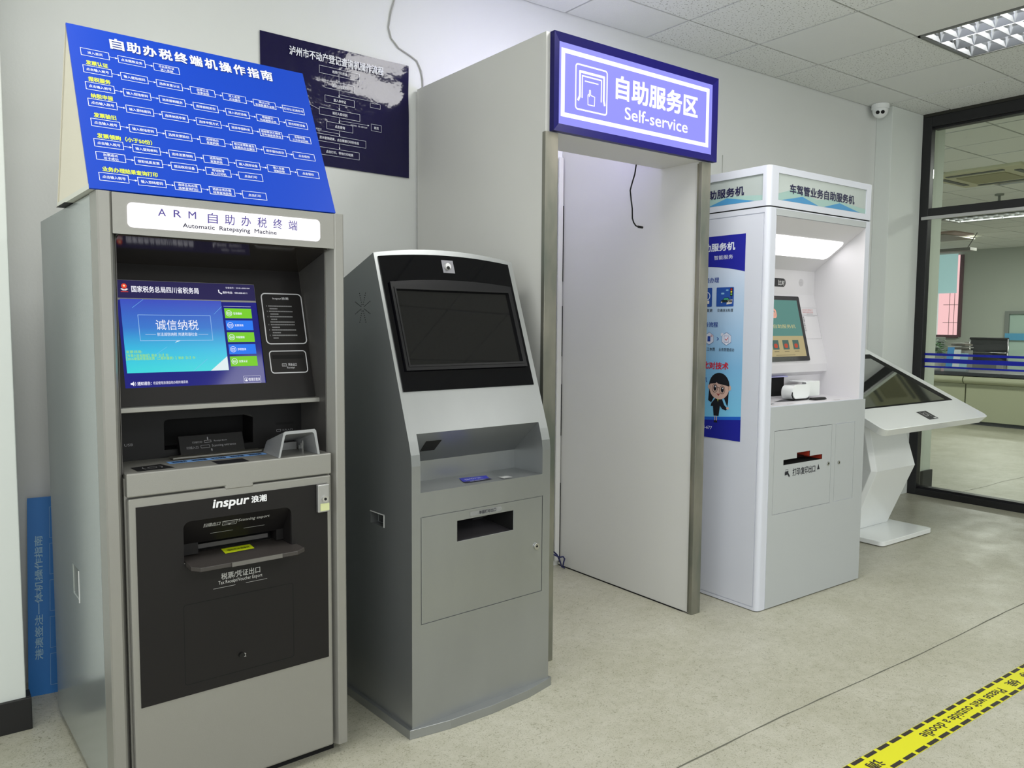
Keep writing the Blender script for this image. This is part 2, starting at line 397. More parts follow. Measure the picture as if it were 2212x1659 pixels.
tag(MB().box(XB-.10, XB-.09, 8.16, 8.95, 2.07, 2.88).box(XB-.105, XB-.085, 8.16, 8.95, 2.05, 2.075).build('roller_blind', mat('blue_blind', srgb(150, 186, 192), .8, emit=srgb(172, 208, 212), es=.55)), 'pale blue roller blind half down over the far window', 'blind')  # daylight through the cloth is put in as a faint glow
# grey door frame with frosted glass and a blue sign band
dr = thing('glass_door', 'grey framed frosted glass door at the far wall behind the counter', 'door', (XB, 7.1, 0)); 
MB().box(-.08, 0, .02, .10, 0, 1.66).box(-.08, 0, -1.1, .02, 1.60, 1.66).box(-.08, 0, -1.1, -1.02, 0, 1.6).build('door_frame', flat(128, 134, 130), dr)
MB().box(-.03, -.02, -1.02, .02, 0, 1.6).build('frosted_glass', mat('frosted', srgb(176, 200, 190), .5), dr)
p = Print(dr, (-.081, 0, 0), (0, -1, 0), (0, 0, 1)); p.rect('blue_sign_band', flat(88, 164, 205), -.08, 1.1, 1.07, 1.21); p.layer(2).circ('sign_mark', flat(40, 110, 100), .42, 1.14, .03).done()
# low reception counter with rounded bolster
ct = thing('reception_counter', 'long pale green service counter with dark worktop in the back room', 'counter', (11.45, 0, 0))
cpale = mat('pale_green_panel', srgb(176, 178, 150), .5)
bol = [(-.10, .56)]+[(-.03-.09*math.cos(R(a)), .615+.055*math.sin(R(a))) for a in range(-60, 61, 20)]+[(.6, .66), (.6, .56)]
for (a, b) in ((5.12, 7.4), (2.4, 5.104)):
    MB().box(0, .55, a, b, .05, .552).build('front_panel', cpale, ct, bevel=.004)
    MB().prism([(-.05, .558)]+[(-.03-.07*math.cos(R(t)), .610+.05*math.sin(R(t))) for t in range(-60, 61, 20)]+[(.5, .656), (.5, .558)], 'y', a, b).build('bolster', cpale, ct)
MB().box(.03, .52, 2.4, 7.4, 0, .05).build('kick_board', flat(52, 54, 56), ct)
MB().box(-.03, 1.2, 2.4, 7.4, .662, .71).build('worktop', mat('dark_worktop', srgb(40, 40, 44), .3), ct, bevel=.004)
# things on and behind the counter
pl = thing('potted_plant', 'bushy green leafy plant on the left end of the counter', 'plant', (11.8, 5.72, .711))
MB().cyl((0, 0, 0), .09, .16, r2=.12).build('pot', flat(200, 200, 196), pl)
lv = MB()
for k in range(120):
    a = random.uniform(0, 6.28); el = random.uniform(.2, 1.45); rr = random.uniform(.08, .24)
    c = Vector((math.cos(a)*math.cos(el)*rr, math.sin(a)*math.cos(el)*rr, .18+math.sin(el)*rr*1.2)); d = Vector((math.cos(a), math.sin(a), random.uniform(-.4, .6))).normalized(); sdv = d.cross(Vector((0, 0, 1))).normalized()
    l, w = random.uniform(.07, .13), random.uniform(.02, .035)
    lv.add([c-d*l*.5, c+sdv*w, c+d*l*.6+Vector((0, 0, -.02)), c-sdv*w], [(0, 1, 2, 3)])
o = lv.build('foliage', mat('leaf_green', srgb(84, 140, 80), .5, noise=.4, nscale=9), pl); o['kind'] = 'stuff'
for k, (xx, yy, w, n, zb, h0) in enumerate(((12.46, 5.66, .24, 7, .711, .27), (14.1, 6.04, .52, 4, 0, 1.02))):
    t = thing('paper_stack', ('untidy stack of grey papers and a white sheet beside the counter plant' if k == 0 else 'flat pile of brown folders on a grey box behind the black chair'), 'papers', (xx, yy, zb))
    MB().box(-.13, .13, -w/2, w/2, 0, h0).build('document_box', flat(150, 152, 148), t)
    for i in range(n):
        z = h0+.001+i*.016; dx = random.uniform(-.015, .015); dy = random.uniform(-.03, .03)
        MB().box(-.12+dx, .12+dx, -w/2+.02+dy, w/2-.02+dy, z, z+.012).build('paper', flat(*[(150, 145, 135), (120, 112, 102), (175, 172, 166), (215, 216, 214)][(i+k) % 4]), t)
fl = thing('leaflet_holder', 'clear leaflet holder with blue and white leaflets on the counter', 'leaflets', (11.62, 5.33, .711))
MB().box(-.05, .03, -.16, .14, 0, .06).build('holder', flat(150, 160, 165), fl)
for k, (y0, y1, h, col) in enumerate(((-.15, -.05, .25, (150, 190, 205)), (-.05, .04, .30, (210, 218, 222)), (.04, .13, .33, (60, 140, 205)))):
    MB().hull([(-.04, y0, .0), (-.04, y1, 0), (-.03, y1, 0), (-.03, y0, 0)], [(.02, y0, h), (.02, y1, h), (.03, y1, h), (.03, y0, h)]).build('leaflet', flat(*col), fl)
ch = thing('office_chair', 'black mesh backed office chair with chrome frame behind the counter', 'chair', (13.45, 5.68, 0))
MB().box(-.03, .03, -.27, .27, .78, 1.13).build('backrest', mat('black_mesh', srgb(48, 50, 52), .7), ch, bevel=.015)
MB().tube([(-.02, -.28, 1.145), (-.02, .28, 1.145)], .022, 10).build('top_rail', blk_matte, ch)
MB().tube([(-.03, .28, .5), (-.03, .28, 1.15)], .012).tube([(-.03, -.28, .5), (-.03, -.28, 1.15)], .012).tube([(-.05, -.27, .93), (-.05, .27, .93)], .01).build('chrome_frame', chrome, ch)
MB().box(-.5, 0, -.26, .26, .46, .53).build('seat', blk_matte, ch, bevel=.02)
MB().cyl((-.25, 0, .08), .03, .38).box(-.55, .05, -.03, .03, .02, .08).box(-.28, -.22, -.3, .3, .02, .08).cyl((-.52, 0, 0), .03, .04).cyl((.02, 0, 0), .03, .04).cyl((-.25, -.27, 0), .03, .04).cyl((-.25, .27, 0), .03, .04).build('wheel_base', blk_matte, ch)
cb = thing('cabinet', 'low grey filing cabinet beside the far window', 'cabinet', (16.9, 8.2, 0))
MB().box(-.3, .3, -.08, .75, 0, 1.12).build('body', flat(140, 148, 144), cb, bevel=.01)
MB().box(-.31, -.3, .36, .73, .1, 1.05).build('door', flat(112, 122, 118), cb)
MB().box(-.31, -.3, -.06, .34, .1, 1.05).build('door', flat(112, 122, 118), cb)
# air-conditioner cassette in the back-room ceiling
ac = thing('ceiling_cassette', 'square beige air conditioner cassette in the back room ceiling', 'air conditioner', (9.18, 3.95, CZ))
cream = mat('cream_plastic', srgb(196, 194, 160), .5)
MB().box(-.48, .48, -.48, .48, -.035, .018).build('fascia', cream, ac, bevel=.02)
MB().box(-.24, .24, -.24, .24, -.045, -.035).build('intake_grille', mat('cream_dark', srgb(150, 147, 105), .6), ac)
for (a, b, c, d) in ((-.40, -.34, -.28, .28), (.34, .40, -.28, .28), (-.28, .28, -.40, -.34), (-.28, .28, .34, .40)):
    MB().box(a, b, c, d, -.042, -.034).build('louvre', flat(62, 68, 56), ac)
sp = thing('fire_sprinkler', 'small sprinkler head hanging from the back room ceiling', 'sprinkler', (10.6, 4.45, CZ))
MB().cyl((0, 0, -.02), .05, .02).build('cover_plate', flat(120, 125, 112), sp); MB().cyl((0, 0, -.09), .015, .07).cyl((0, 0, -.1), .03, .01).build('nozzle', flat(90, 96, 84), sp)
# open hatch with hanging lamp far left
hl = thing('hanging_lamp', 'grey trough lamp hanging by wires from an open ceiling hatch', 'lamp', (14.6, 6.95, CZ))
MB().box(-.12, .12, -.45, .30, -.30, -.25).build('lamp_trough', flat(120, 120, 112), hl)
for q in (((0, .25, -.25), (.0, .3, 0)), ((0, -.35, -.25), (0, -.5, 0)), ((0, .2, -.25), (0, .1, -.0))): MB().tube(q, .008).build('wire', flat(90, 90, 84), hl)
MB().box(-.6, .1, -.4, .8, -.03, .018).build('hatch_edge', flat(160, 132, 116), hl)
MB().box(-.5, .6, -.2, .9, -.045, -.03).build('hatch_panel', flat(128, 124, 104), hl)

# ---------------------------------------------------------------- grille lamps
tube_on = glow(255, 255, 250, 13.0, 'lit_tube')
refl = mat('mirror_reflector', srgb(205, 208, 214), .16, metal=.9)
fin_m = mat('fin_aluminium', srgb(225, 226, 230), .35, metal=.5)
def grille_lamp(x0, x1, y0, y1, label, nf=12):
    t = thing('grille_lamp', label, 'lamp', ((x0+x1)/2, (y0+y1)/2, CZ))
    w, h = (x1-x0)/2-.004, (y1-y0)/2-.004
    MB().box(-w, -w+.014, -h, h, -.004, .019).box(w-.014, w, -h, h, -.004, .019).box(-w, w, -h, -h+.014, -.004, .019).box(-w, w, h-.014, h, -.004, .019).build('lamp_frame', mat('lamp_rim', srgb(120, 122, 118), .4), t)
    MB().box(-w, w, -h, h, .085, .095).box(-w, -w+.004, -h, h, .019, .085).box(w-.004, w, -h, h, .019, .085).box(-w, w, -h, -h+.004, .019, .085).box(-w, w, h-.004, h, .019, .085).build('housing', flat(215, 215, 215), t)
    iw = w-.016; tr_ = 2*iw/3
    for k in range(3):
        c = -iw+tr_*(k+.5); n = 8; a = []; b = []
        for i in range(n+1):
            s_ = -1+2*i/n; x = c+s_*tr_*.5; z = .078-.078*abs(s_)**2.4
            a.append((x, z))
        mb = MB()
        for i in range(n):
            (xa, za), (xb, zb) = a[i], a[i+1]
            mb.add([(xa, -h+.016, za), (xb, -h+.016, zb), (xb, h-.016, zb), (xa, h-.016, za)], [(0, 1, 2, 3)])
        mb.build('reflector', refl, t)
        MB().tube([(c, -h+.05, .045), (c, h-.05, .045)], .013, 10).build('lamp_tube', tube_on, t)
        for j in range(nf+1):
            y = -h+.03+(2*h-.06)*j/nf
            MB().prism([(c-tr_*.49, .0), (c+tr_*.49, 0), (c+tr_*.30, .030), (c+.02, .028), (c-.02, .028), (c-tr_*.30, .030)], 'y', y-.0015, y+.0015).build('louvre_fin', fin_m, t)
    return t
ceil2 = boolean(ceil, [MB().box(4.54, 5.15, 1.16, 2.386, CZ, CZ+.2)])
grille_lamp(4.548, 5.146, 1.162, 2.384, 'lit grille lamp with three tubes in the hall ceiling')
boolean(ceil, [MB().box(12.5, 13.0, 3.0, 6.08, CZ-.1, CZ+.2)])
for k in range(2):
    grille_lamp(12.45, 13.05, 4.86-1.22*k, 6.06-1.22*k, ('grille lamp seen through the glass just under the black transom' if k == 0 else 'second grille lamp behind the transom, further right'), 8)['group'] = 'grille lamps of the back room'

# ---------------------------------------------------------------- security camera under the ceiling
cc = thing('security_camera', 'white dome security camera with two black lenses in the ceiling corner', 'camera', (5.70, 3.235, CZ))
MB().cyl((0, 0, -.035), .062, .035, r2=.062).build('mount_base', white_gl, cc, bevel=.004)
MB().sphere((0, 0, -.045), .055).build('dome', white_gl, cc)
fd = Vector((-5.7, -3.2, -1.5)).normalized(); sdn = fd.cross(Vector((0, 0, 1))).normalized(); upn = sdn.cross(fd)
for s_ in (-1, 1):
    c = Vector((0, 0, -.055))+fd*.05+sdn*.017*s_
    mb = MB(); n = 16
    A = [c-fd*.01+(sdn*math.cos(6.2832*i/n)+upn*math.sin(6.2832*i/n))*.013 for i in range(n)]; B = [q+fd*.014 for q in A]
    mb.hull(A, B).build('lens', void, cc)

# ================================================================ WALL POSTER, CABLE
wp = thing('wall_poster', 'dark navy laminated poster with a white flow chart on the wall', 'poster', (1.136, WY-.006, 2.004), 0)
mnavy = mat('navy_laminate', srgb(14, 7, 58), .09, spec=.35, bump=.36, bscale=11, coat=.06)
ps = MB()
nx, nz = 28, 20; Wp, Hp = .687, .507
for j in range(nz+1):
    for i in range(nx+1):
        u, v = i/nx, j/nz
        yb = -.004*math.sin(v*9+u*4)*math.exp(-((v-.72)/.16)**2)*(u > .25)-.004*math.exp(-((u-.95)/.05)**2)
        ps.v.append((u*Wp, yb, v*Hp-u*.012))
ps.f = [(j*(nx+1)+i, j*(nx+1)+i+1, (j+1)*(nx+1)+i+1, (j+1)*(nx+1)+i) for j in range(nz) for i in range(nx)]; ps.mi = [0]*len(ps.f)
ps.sm = True
psh = ps.build('poster_sheet', mnavy, wp)
p = Print(psh, (0, -.0058, 0), (1, 0, -.012/.687), (0, 0, 1), .0003)
PW = flat(225, 226, 238)
p.text('white_lettering', PW, '泸州市不动产登记查询机操作流程', .122, .556, .436, .472, .02, 0, 3)
cx = .342; K = 'white_lettering'
B_ = [(.252, .440, .388, .420, '选择打印用途'), (.276, .414, .330, .362, '阅读打印须知'), (.276, .414, .270, .300, '放入身份证'), (.250, .440, .214, .245, '进行人脸识别'),
      (.283, .406, .158, .190, '点击查询'), (.216, .468, .102, .134, '显示查询结果，点击需要打印的信息'), (.250, .436, .046, .078, '点击打印，等待打印结果')]
for i, (a, b, c, d, s) in enumerate(B_):
    p.frame(K, PW, a, b, c, d, .0012); w = len(s)*.0115; p.text(K, PW, s, (a+b)/2-w/2, (a+b)/2+w/2, (c+d)/2-.0062, (c+d)/2+.0062, .01)
    if i < 6: p.arrow(K, PW, cx, c, cx, B_[i+1][3], .0012, .008)
p.line(K, PW, [(cx, .312), (.49, .312), (.53, .306)], .001); p.frame(K, PW, .49, .54, .285, .305, .001)
p.arrow(K, PW, cx, .202, .485, .204, .001, .008); p.frame(K, PW, .494, .545, .184, .214, .001); p.text(K, PW, '首页', .508, .531, .193, .205, .01)
p.text(K, PW, '识别失败，插入超时五秒', .395, .475, .189, .196)
p.line(K, PW, [(.24, .145), (cx, .145)], .001); p.text(K, PW, '回首页', .235, .26, .148, .155)
p.line(K, PW, [(.20, .25), (.25, .235)], .001); p.done()
tag(MB().tube([(1.753, WY-.008, CZ-.001), (1.753, WY-.006, 2.778), (1.735, WY-.006, 2.72), (1.722, WY-.006, 2.649), (1.735, WY-.006, 2.605), (1.773, WY-.006, 2.569), (1.83, WY-.006, 2.548), (1.868, WY-.006, 2.53), (1.890, WY-.006, 2.49), (1.898, WY-.006, 2.45), (1.901, WY-.006, 2.38)], .0035).build('wall_cable', flat(165, 165, 160)), 'thin grey cable looping down the wall from the ceiling', 'cable')

# ================================================================ BLUE BOARD leaning behind the tax kiosk
bb = thing('blue_board', 'blue instruction board standing on its end against the wall behind the left kiosk', 'sign board', (.232, 3.184, 0), -6.4)
ln = .12; L_ = .692
bl_m = mat('blue_board', srgb(34, 118, 196), .45)
tilt = .016/.69
MB().hull([(0, 0, 0), (.34, 0, 0), (.34, .012, 0), (0, .012, 0)], [(tilt*.69, ln*.69, .69), (.34+tilt*.69, ln*.69, .69), (.34+tilt*.69, ln*.69+.012, .69), (tilt*.69, ln*.69+.012, .69)]).build('board', bl_m, bb)
p = Print(bb, (0, -.0008, 0), (1, 0, 0), (tilt, ln, 1))
pb = flat(150, 190, 215)
p.text('pale_lettering', pb, '港澳签注一体机操作指南', .022, .046, .125, .56, .02, rot=90)
for k in range(5): p.frame('pale_lettering', flat(70, 128, 178), .068, .17, .03+.13*k, .14+.13*k, .001)
p.done()

# ================================================================ TAX KIOSK (left, silver and black)
A = thing('tax_kiosk', 'tall silver tax kiosk with black control panel, leftmost and nearest machine', 'kiosk', (.3405, 2.1804, 0), 2.8)
# cabinet carcass, profile in (y, z)
car = MB().prism([(.02, .03), (.02, .92), (.205, .92), (.205, 1.069), (.102, 1.083), (.102, 1.092), (.209, 1.482), (.008, 1.538), (.008, 1.637), (.80, 1.637), (.80, .03)], 'x', .046, .614)
carc = car.build('carcass', silver, A, cut=[MB().prism(rrect(.197, .455, .955, 1.043, .012, 5, (0, 0, 1, 1)), 'y', .1, .30), MB().box(.183, .484, -.05, .12, .675, .791)])
MB().box(.03, .63, .04, .78, 0, .03).build('plinth', void, A)
MB().prism([(0, .078), (0, .80), (.03, .80), (.045, .79), (.045, .078)], 'z', .028, 1.639).build('side_panel', silver_side, A, bevel=.003, cut=MB().box(-.01, .02, .376, .46, .515, .60))
MB().box(.615, .66, .09, .80, .028, 1.639).build('side_panel', silver_side, A, bevel=.003)
MB().box(.0185, .0195, .376, .460, .515, .60).build('pull_recess', silver, A)
MB().box(-.0015, .019, .376, .3775, .505, .60).build('recess_lip', mat('bright_lip', srgb(225, 225, 225), .3), A)
MB().prism([(0, .004), (.004, 0), (.028, 0), (.033, .004), (.046, .035), (.046, .10), (0, .0765)], 'z', .028, 1.6395).build('front_post', silver, A)
MB().prism([(.66, .004), (.656, 0), (.633, 0), (.629, .003), (.612, .035), (.612, .10), (.66, .088)], 'z', .028, 1.6395).build('front_post', silver, A)
MB().box(.6105, .6125, .03, .205, .93, 1.54).build('inner_side_wall', dark_metal, A)
MB().box(.0455, .0475, .03, .205, .93, 1.54).build('inner_side_wall', dark_metal, A)
# glossy dark soffit above the screen
def slab(P0, P1, x0, x1, t):     # plate between two (y,z) points, thickness t towards the front/below
    d = Vector((0, P1[0]-P0[0], P1[1]-P0[1])).normalized(); n = Vector((1, 0, 0)).cross(d)
    a = [Vector((x0, *P0)), Vector((x1, *P0)), Vector((x1, *P1)), Vector((x0, *P1))]
    return [v for v in a], [v+n*t for v in a]
q0, q1 = slab((.208, 1.4815), (.010, 1.5375), .048, .610, .004)
MB().hull(q0, q1).build('soffit', mat('dark_gloss_soffit', srgb(40, 36, 33), .10, spec=.6), A)
# screen panel
T = Vector((0, .205, 1.482)); Bp = Vector((0, .096, 1.094)); dn = (Bp-T).normalized(); Nn = Vector((1, 0, 0)).cross(-dn)
def onA(x, v, o=0.): return T+Vector((x, 0, 0))+dn*v+Nn*o
def plateA(x0, x1, v0, v1, o0, o1): 
    return MB().hull([onA(x0, v0, o0), onA(x1, v0, o0), onA(x1, v1, o0), onA(x0, v1, o0)], [onA(x0, v0, o1), onA(x1, v0, o1), onA(x1, v1, o1), onA(x0, v1, o1)])
cfas = plateA(.050, .608, .002, .401, -.006, .0).build('control_fascia', blk_panel, A, cut=plateA(.078, .462, .049, .351, -.02, .02))
tsc = plateA(.076, .464, .047, .353, -.006, -.0045).build('touch_screen', mat('screen_glass', srgb(6, 6, 24), .08, spec=.15, emit=srgb(34, 36, 128), es=.9), A)
MB().box(.047, .612, .071, .104, 1.082, 1.0955).build('silver_ledge', silver, A, bevel=.002)
scr = Print(tsc, T-Nn*.0042, (1, 0, 0), -dn, .0003)
def g(r, g_, b, s=1.): return glow(r, g_, b, s)
SW = g(245, 245, 255)
bars_ = 10
c_top, c_bot = (44, 70, 190), (24, 214, 222)
# header strip darker navy
scr.rect('screen_header', g(34, 28, 78), .079, .461, -.100, -.050)
# colour field: a gradient picture on the screen
gm = bpy.data.materials.new('screen_gradient'); gm.use_nodes = True; nt = gm.node_tree; b = nt.nodes['Principled BSDF']
tc = nt.nodes.new('ShaderNodeTexCoord'); sx = nt.nodes.new('ShaderNodeSeparateXYZ'); mr = nt.nodes.new('ShaderNodeMapRange'); rp = nt.nodes.new('ShaderNodeValToRGB')
nt.links.new(tc.outputs['Object'], sx.inputs[0]); nt.links.new(sx.outputs['Z'], mr.inputs['Value']); mr.inputs['From Min'].default_value = 1.185; mr.inputs['From Max'].default_value = 1.384
nt.links.new(mr.outputs[0], rp.inputs[0]); e = rp.color_ramp.elements; e[0].position = 0; e[0].color = srgb(28, 208, 214); e[1].position = 1; e[1].color = srgb(42, 62, 184)
k = e.new(.3); k.color = srgb(20, 180, 220); k = e.new(.6); k.color = srgb(30, 110, 200)
b.inputs['Base Color'].default_value = (.01, .01, .01, 1); b.inputs['Roughness'].default_value = .3
nt.links.new(rp.outputs[0], b.inputs['Emission Color']); b.inputs['Emission Strength'].default_value = 1.0
scr.layer(2).rect('screen_picture', gm, .0865, .357, -.3095, -.103)
scr.layer(3)
scr.poly('screen_white', g(225, 238, 240), [(.306, -.3093), (.3568, -.3093), (.3568, -.268)]).poly('screen_white', g(225, 238, 240), [(.217, -.227), (.232, -.221), (.2225, -.2215)])
for (a_, b_) in (((.115, -.128), (.145, -.104)), ((.333, -.143), (.357, -.12)), ((.16, -.262), (.195, -.238)), ((.258, -.309), (.30, -.275))):
    scr.line('screen_glint', g(120, 190, 235), [a_, b_], .0008)
scr.frame('screen_frame_line', g(160, 200, 240), .127, .322, -.221, -.147, .0012)
K = 'screen_lettering'
scr.text(K, SW, '国家税务总局四川省税务局', .118, .297, -.0835, -.0655, .012)
scr.text(K, SW, '诚信纳税', .171, .285, -.190, -.161, 0, res=3)
scr.text(K, SW, '依法诚信纳税 共建和谐社会', .172, .280, -.2075, -.1975)
scr.line(K, SW, [(.142, -.203), (.169, -.203)], .0006).line(K, SW, [(.283, -.203), (.310, -.203)], .0006)
scr.text(K, SW, '设备编号：20181-000010W', .375, .447, -.0645, -.0595).text(K, SW, '服务电话：400-658-6111', .365, .437, -.080, -.0735, .01)
scr.line(K, SW, [(.354, -.070), (.3545, -.077), (.362, -.081)], .003)
scr.line(K, SW, [(.363, -.119), (.443, -.119)], .0006)
scr.text(K, SW, '通知通告：', .109, .145, -.344, -.334, .012).text(K, SW, '欢迎使用浪潮自助办税终端系统', .149, .24, -.343, -.3345)
scr.rframe(K, SW, .396, .447, -.349, -.328, .002, .0006).text(K, SW, '管理员登录', .411, .445, -.3435, -.3345, .01).cring(K, SW, .404, -.3385, .006, .0008).circ(K, SW, .404, -.3375, .002).poly(K, SW, [(.4, -.343), (.408, -.343), (.406, -.340), (.402, -.340)])
scr.poly(K, SW, [(.0925, -.3365), (.0965, -.3365), (.1005, -.3325), (.1005, -.3455), (.0965, -.3415), (.0925, -.3415)]).line(K, SW, [(.102, -.336), (.103, -.339), (.102, -.342)], .0008).line(K, SW, [(.104, -.334), (.1055, -.339), (.104, -.344)], .0008)
Yl = g(170, 226, 60)
for (s, a_, b_, c_) in (('发票领用:', .088, .129, .247), ('【专票六联电脑版】剩余【51】份', .089, .196, .2575), ('【2016增值税普通发票（二联折叠票）】剩余【51】份', .088, .267, .266)):
    scr.text('screen_yellow_lettering', Yl, s, a_, b_, -c_-.0085, -c_, .004)
for k_, s in enumerate(('征收缴纳', '发票领用', '申报缴税', '涉税查询', '发票认证')):
    v = -.125-.036*k_; cm = g(120, 205, 40) if k_ % 2 == 0 else g(36, 120, 240)
    scr.layer(2).rect('screen_button#%d' % k_, cm, .364, .4435, v-.0295, v)
    scr.layer(3).cring(K, SW, .3765, v-.0148, .0088, .0012).text(K, SW, s, .389, .414, v-.0185, v-.0115, .01).rframe(K, SW, .3715, .3815, v-.0185, v-.0115, .001, .001).line(K, SW, [(.373, v-.015), (.380, v-.015)], .001)
# tax emblem
scr.layer(3).circ('screen_emblem', g(226, 66, 40), .100, -.067, .0072).layer(4).circ('screen_emblem_mark', g(250, 210, 170), .100, -.066, .003)
scr.layer(3).poly('screen_emblem_base', g(235, 225, 225), [(.090, -.0755), (.094, -.0735), (.100, -.0765), (.106, -.0735), (.110, -.0755), (.104, -.0795), (.096, -.0795)]).line('screen_emblem', g(226, 66, 40), [(.091, -.083), (.109, -.083)], .0014)
scr.done()
ap = Print(cfas, T+Nn*.0003, (1, 0, 0), -dn, .0003)
GW = flat(196, 196, 200)
ap.rframe('white_outline', GW, .476, .606, -.2355, -.0755, .014, .0035).rframe('white_outline', GW, .4795, .597, -.325, -.253-.002, .011, .003)
ap.text('white_lettering', GW, 'inspur浪潮', .512, .562, -.0965, -.088, .02)
rows = [(.496, .570, 2), (.499, .525, 0), (.496, .572, 2), (.500, .525, 0), (.497, .570, 1), (.500, .520, 0), (.497, .573, 0), (.497, .574, 1), (.500, .524, 0), (.498, .577, 1), (.500, .525, 0), (.498, .578, 1), (.500, .518, 0)]
for i, (a_, b_, q) in enumerate(rows):
    v = -.1145-.0083*i; u = a_
    while u < b_-.002:
        w = random.uniform(.0018, .0028); ap.rect('fine_print', flat(140, 140, 142), u, u+w, v-.0036, v); u += w+.0008
    if q or i in (2, 4, 7, 9): ap.rect('fine_print', flat(140, 140, 142), .490, .4915, v-.0036, v)
ap.text('white_lettering', GW, '凭条出口', .535, .562, -.303, -.2945, .01).text('white_lettering', GW, 'Receipt', .531, .555, -.3125, -.305).rframe('white_lettering', GW, .516, .530, -.304, -.295, .001, .001).line('white_lettering', GW, [(.519, -.3), (.527, -.3)], .001)
ap.done()
plateA(.490, .586, .269, .280, -.001, .0012).build('receipt_slot', void, cfas)
# lower alcove
MB().box(.048, .610, .2035, .2055, .931, 1.068).build('alcove_back', blk_matte, A, cut=MB().prism(rrect(.197, .455, .955, 1.043, .012, 5, (0, 0, 1, 1)), 'y', .1, .3))
MB().box(.19, .46, .29, .2999, .95, 1.05).build('scan_niche', void, A)
MB().box(.1965, .4555, .206, .295, .9545, .956).box(.4545, .4555, .206, .295, .956, 1.043).build('niche_lining', blk_matte, A)
MB().hull([(.232, .1995, .944), (.418, .1995, .944), (.418, .2035, .994), (.232, .2035, .994)], [(.232, .17, .940), (.418, .17, .940), (.418, .195, .994), (.232, .195, .994)]).build('scan_feeder', blk_matte, A, bevel=.002)
MB().box(.20, .455, .135, .17, .9365, .943).build('feeder_roller', mat('steel_strip', srgb(120, 118, 112), .35, metal=.6), A, bevel=.002)
q_ = Print(A, (0, .169, .940), (1, 0, 0), (0, .025, .054)); LG = flat(135, 135, 138)
q_.text('feeder_lettering', LG, 'Scanning entrence', .322, .392, .018, .027).text('feeder_lettering', LG, '扫描入口', .250, .283, .018, .026).rframe('feeder_lettering', LG, .290, .316, .018, .027, .002, .001)
q_.text('feeder_lettering', LG, '扫描打印', .268, .296, .034, .040).rframe('feeder_lettering', LG, .302, .322, .034, .041, .001, .001).text('feeder_lettering', LG, 'Receipt Book', .330, .368, .034, .040)
q_.arrow('feeder_lettering', LG, .313, .043, .313, .052, .003, .005).arrow('feeder_lettering', LG, .320, .014, .320, .006, .003, .005).done()
q_ = Print(A, (0, .2033, 0), (1, 0, 0), (0, 0, 1)); q_.text('alcove_lettering', LG, '卡片入口', .545, .580, .983, .990).rframe('alcove_lettering', LG, .528, .542, .983, .990, .001, .001).text('alcove_lettering', LG, 'USB', .092, .114, .976, .983)
q_.layer(1).rect('card_slot', void, .526, .584, 1.004, 1.011).done()
# drawer ledge with its notch
MB().prism([(.048, .873), (.296, .873), (.296, .8635), (.375, .8635), (.375, .873), (.612, .873), (.612, .935), (.048, .935)], 'y', -.002, .203).build('drawer_ledge', silver, A, bevel=.004)
q_ = Print(A, (0, 0, .9352), (1, 0, 0), (0, 1, 0), .0004)
q_.poly('card_reader_pad', flat(16, 16, 18), [(.080, .019), (.173, .023), (.157, .098), (.078, .085)]).poly('fingerprint_pad', flat(18, 18, 24), [(.281, .003), (.367, .003), (.367, .060), (.281, .060)])
sbm = flat(112, 160, 222); q_.poly('blue_sticker', sbm, [(.178, .085), (.452, .085), (.452, .122), (.178, .122)])
q_.layer(2)
for k_ in range(5): q_.text('sticker_print', flat(20, 48, 82), ('请放证件', '请取单据', '扫码', '请取凭证', '请收好')[k_], .188+.053*k_, .228+.053*k_, .093, .114, .03)
q_.cring('pad_mark', LG, .125, .055, .012, .002).line('pad_mark', LG, [(.105, .04), (.100, .055), (.105, .07)], .002).line('pad_mark', LG, [(.145, .04), (.150, .055), (.145, .07)], .002).done()
# silver scanner hood
hd = MB()
outer = [(.449, .9355), (.465, 1.006), (.470, 1.010), (.560, 1.011), (.565, 1.006), (.576, .9355)]
inner = [(.455, .9355), (.470, .998), (.474, 1.001), (.553, 1.002), (.558, .998), (.569, .9355)]
bo = [(.458, .9355), (.468, .965), (.472, .969), (.560, .969), (.566, .965), (.573, .9355)]; bi = [(.464, .9355), (.473, .959), (.476, .962), (.556, .962), (.560, .959), (.567, .9355)]
f_ = lambda L, y: [(x, y, z) for x, z in L]
n = 6; vs = f_(outer, .0)+f_(inner, .0)+f_(bo, .135)+f_(bi, .135); fs = []
for i in range(n-1):
    fs += [(i, i+1, n+i+1, n+i), (2*n+i, 3*n+i, 3*n+i+1, 2*n+i+1), (i, 2*n+i, 2*n+i+1, i+1), (n+i, n+i+1, 3*n+i+1, 3*n+i)]
fs += [(0, n, 3*n, 2*n), (n-1, 3*n-1, 4*n-1, 2*n-1)]
hood = MB().add(vs, fs).build('scanner_hood', mat('hood_silver', srgb(165, 167, 170), .3, metal=.5), A)
for k_ in range(3): MB().box(.545-.0+.005*k_, .5465+.005*k_, .05+.022*k_, .058+.022*k_, .9355, .972-.01*k_).build('hood_rib', chrome, hood)
MB().box(.47, .56, .128, .134, .9355, .958).build('hood_backplate', mat('backplate', srgb(150, 150, 150), .4), hood)
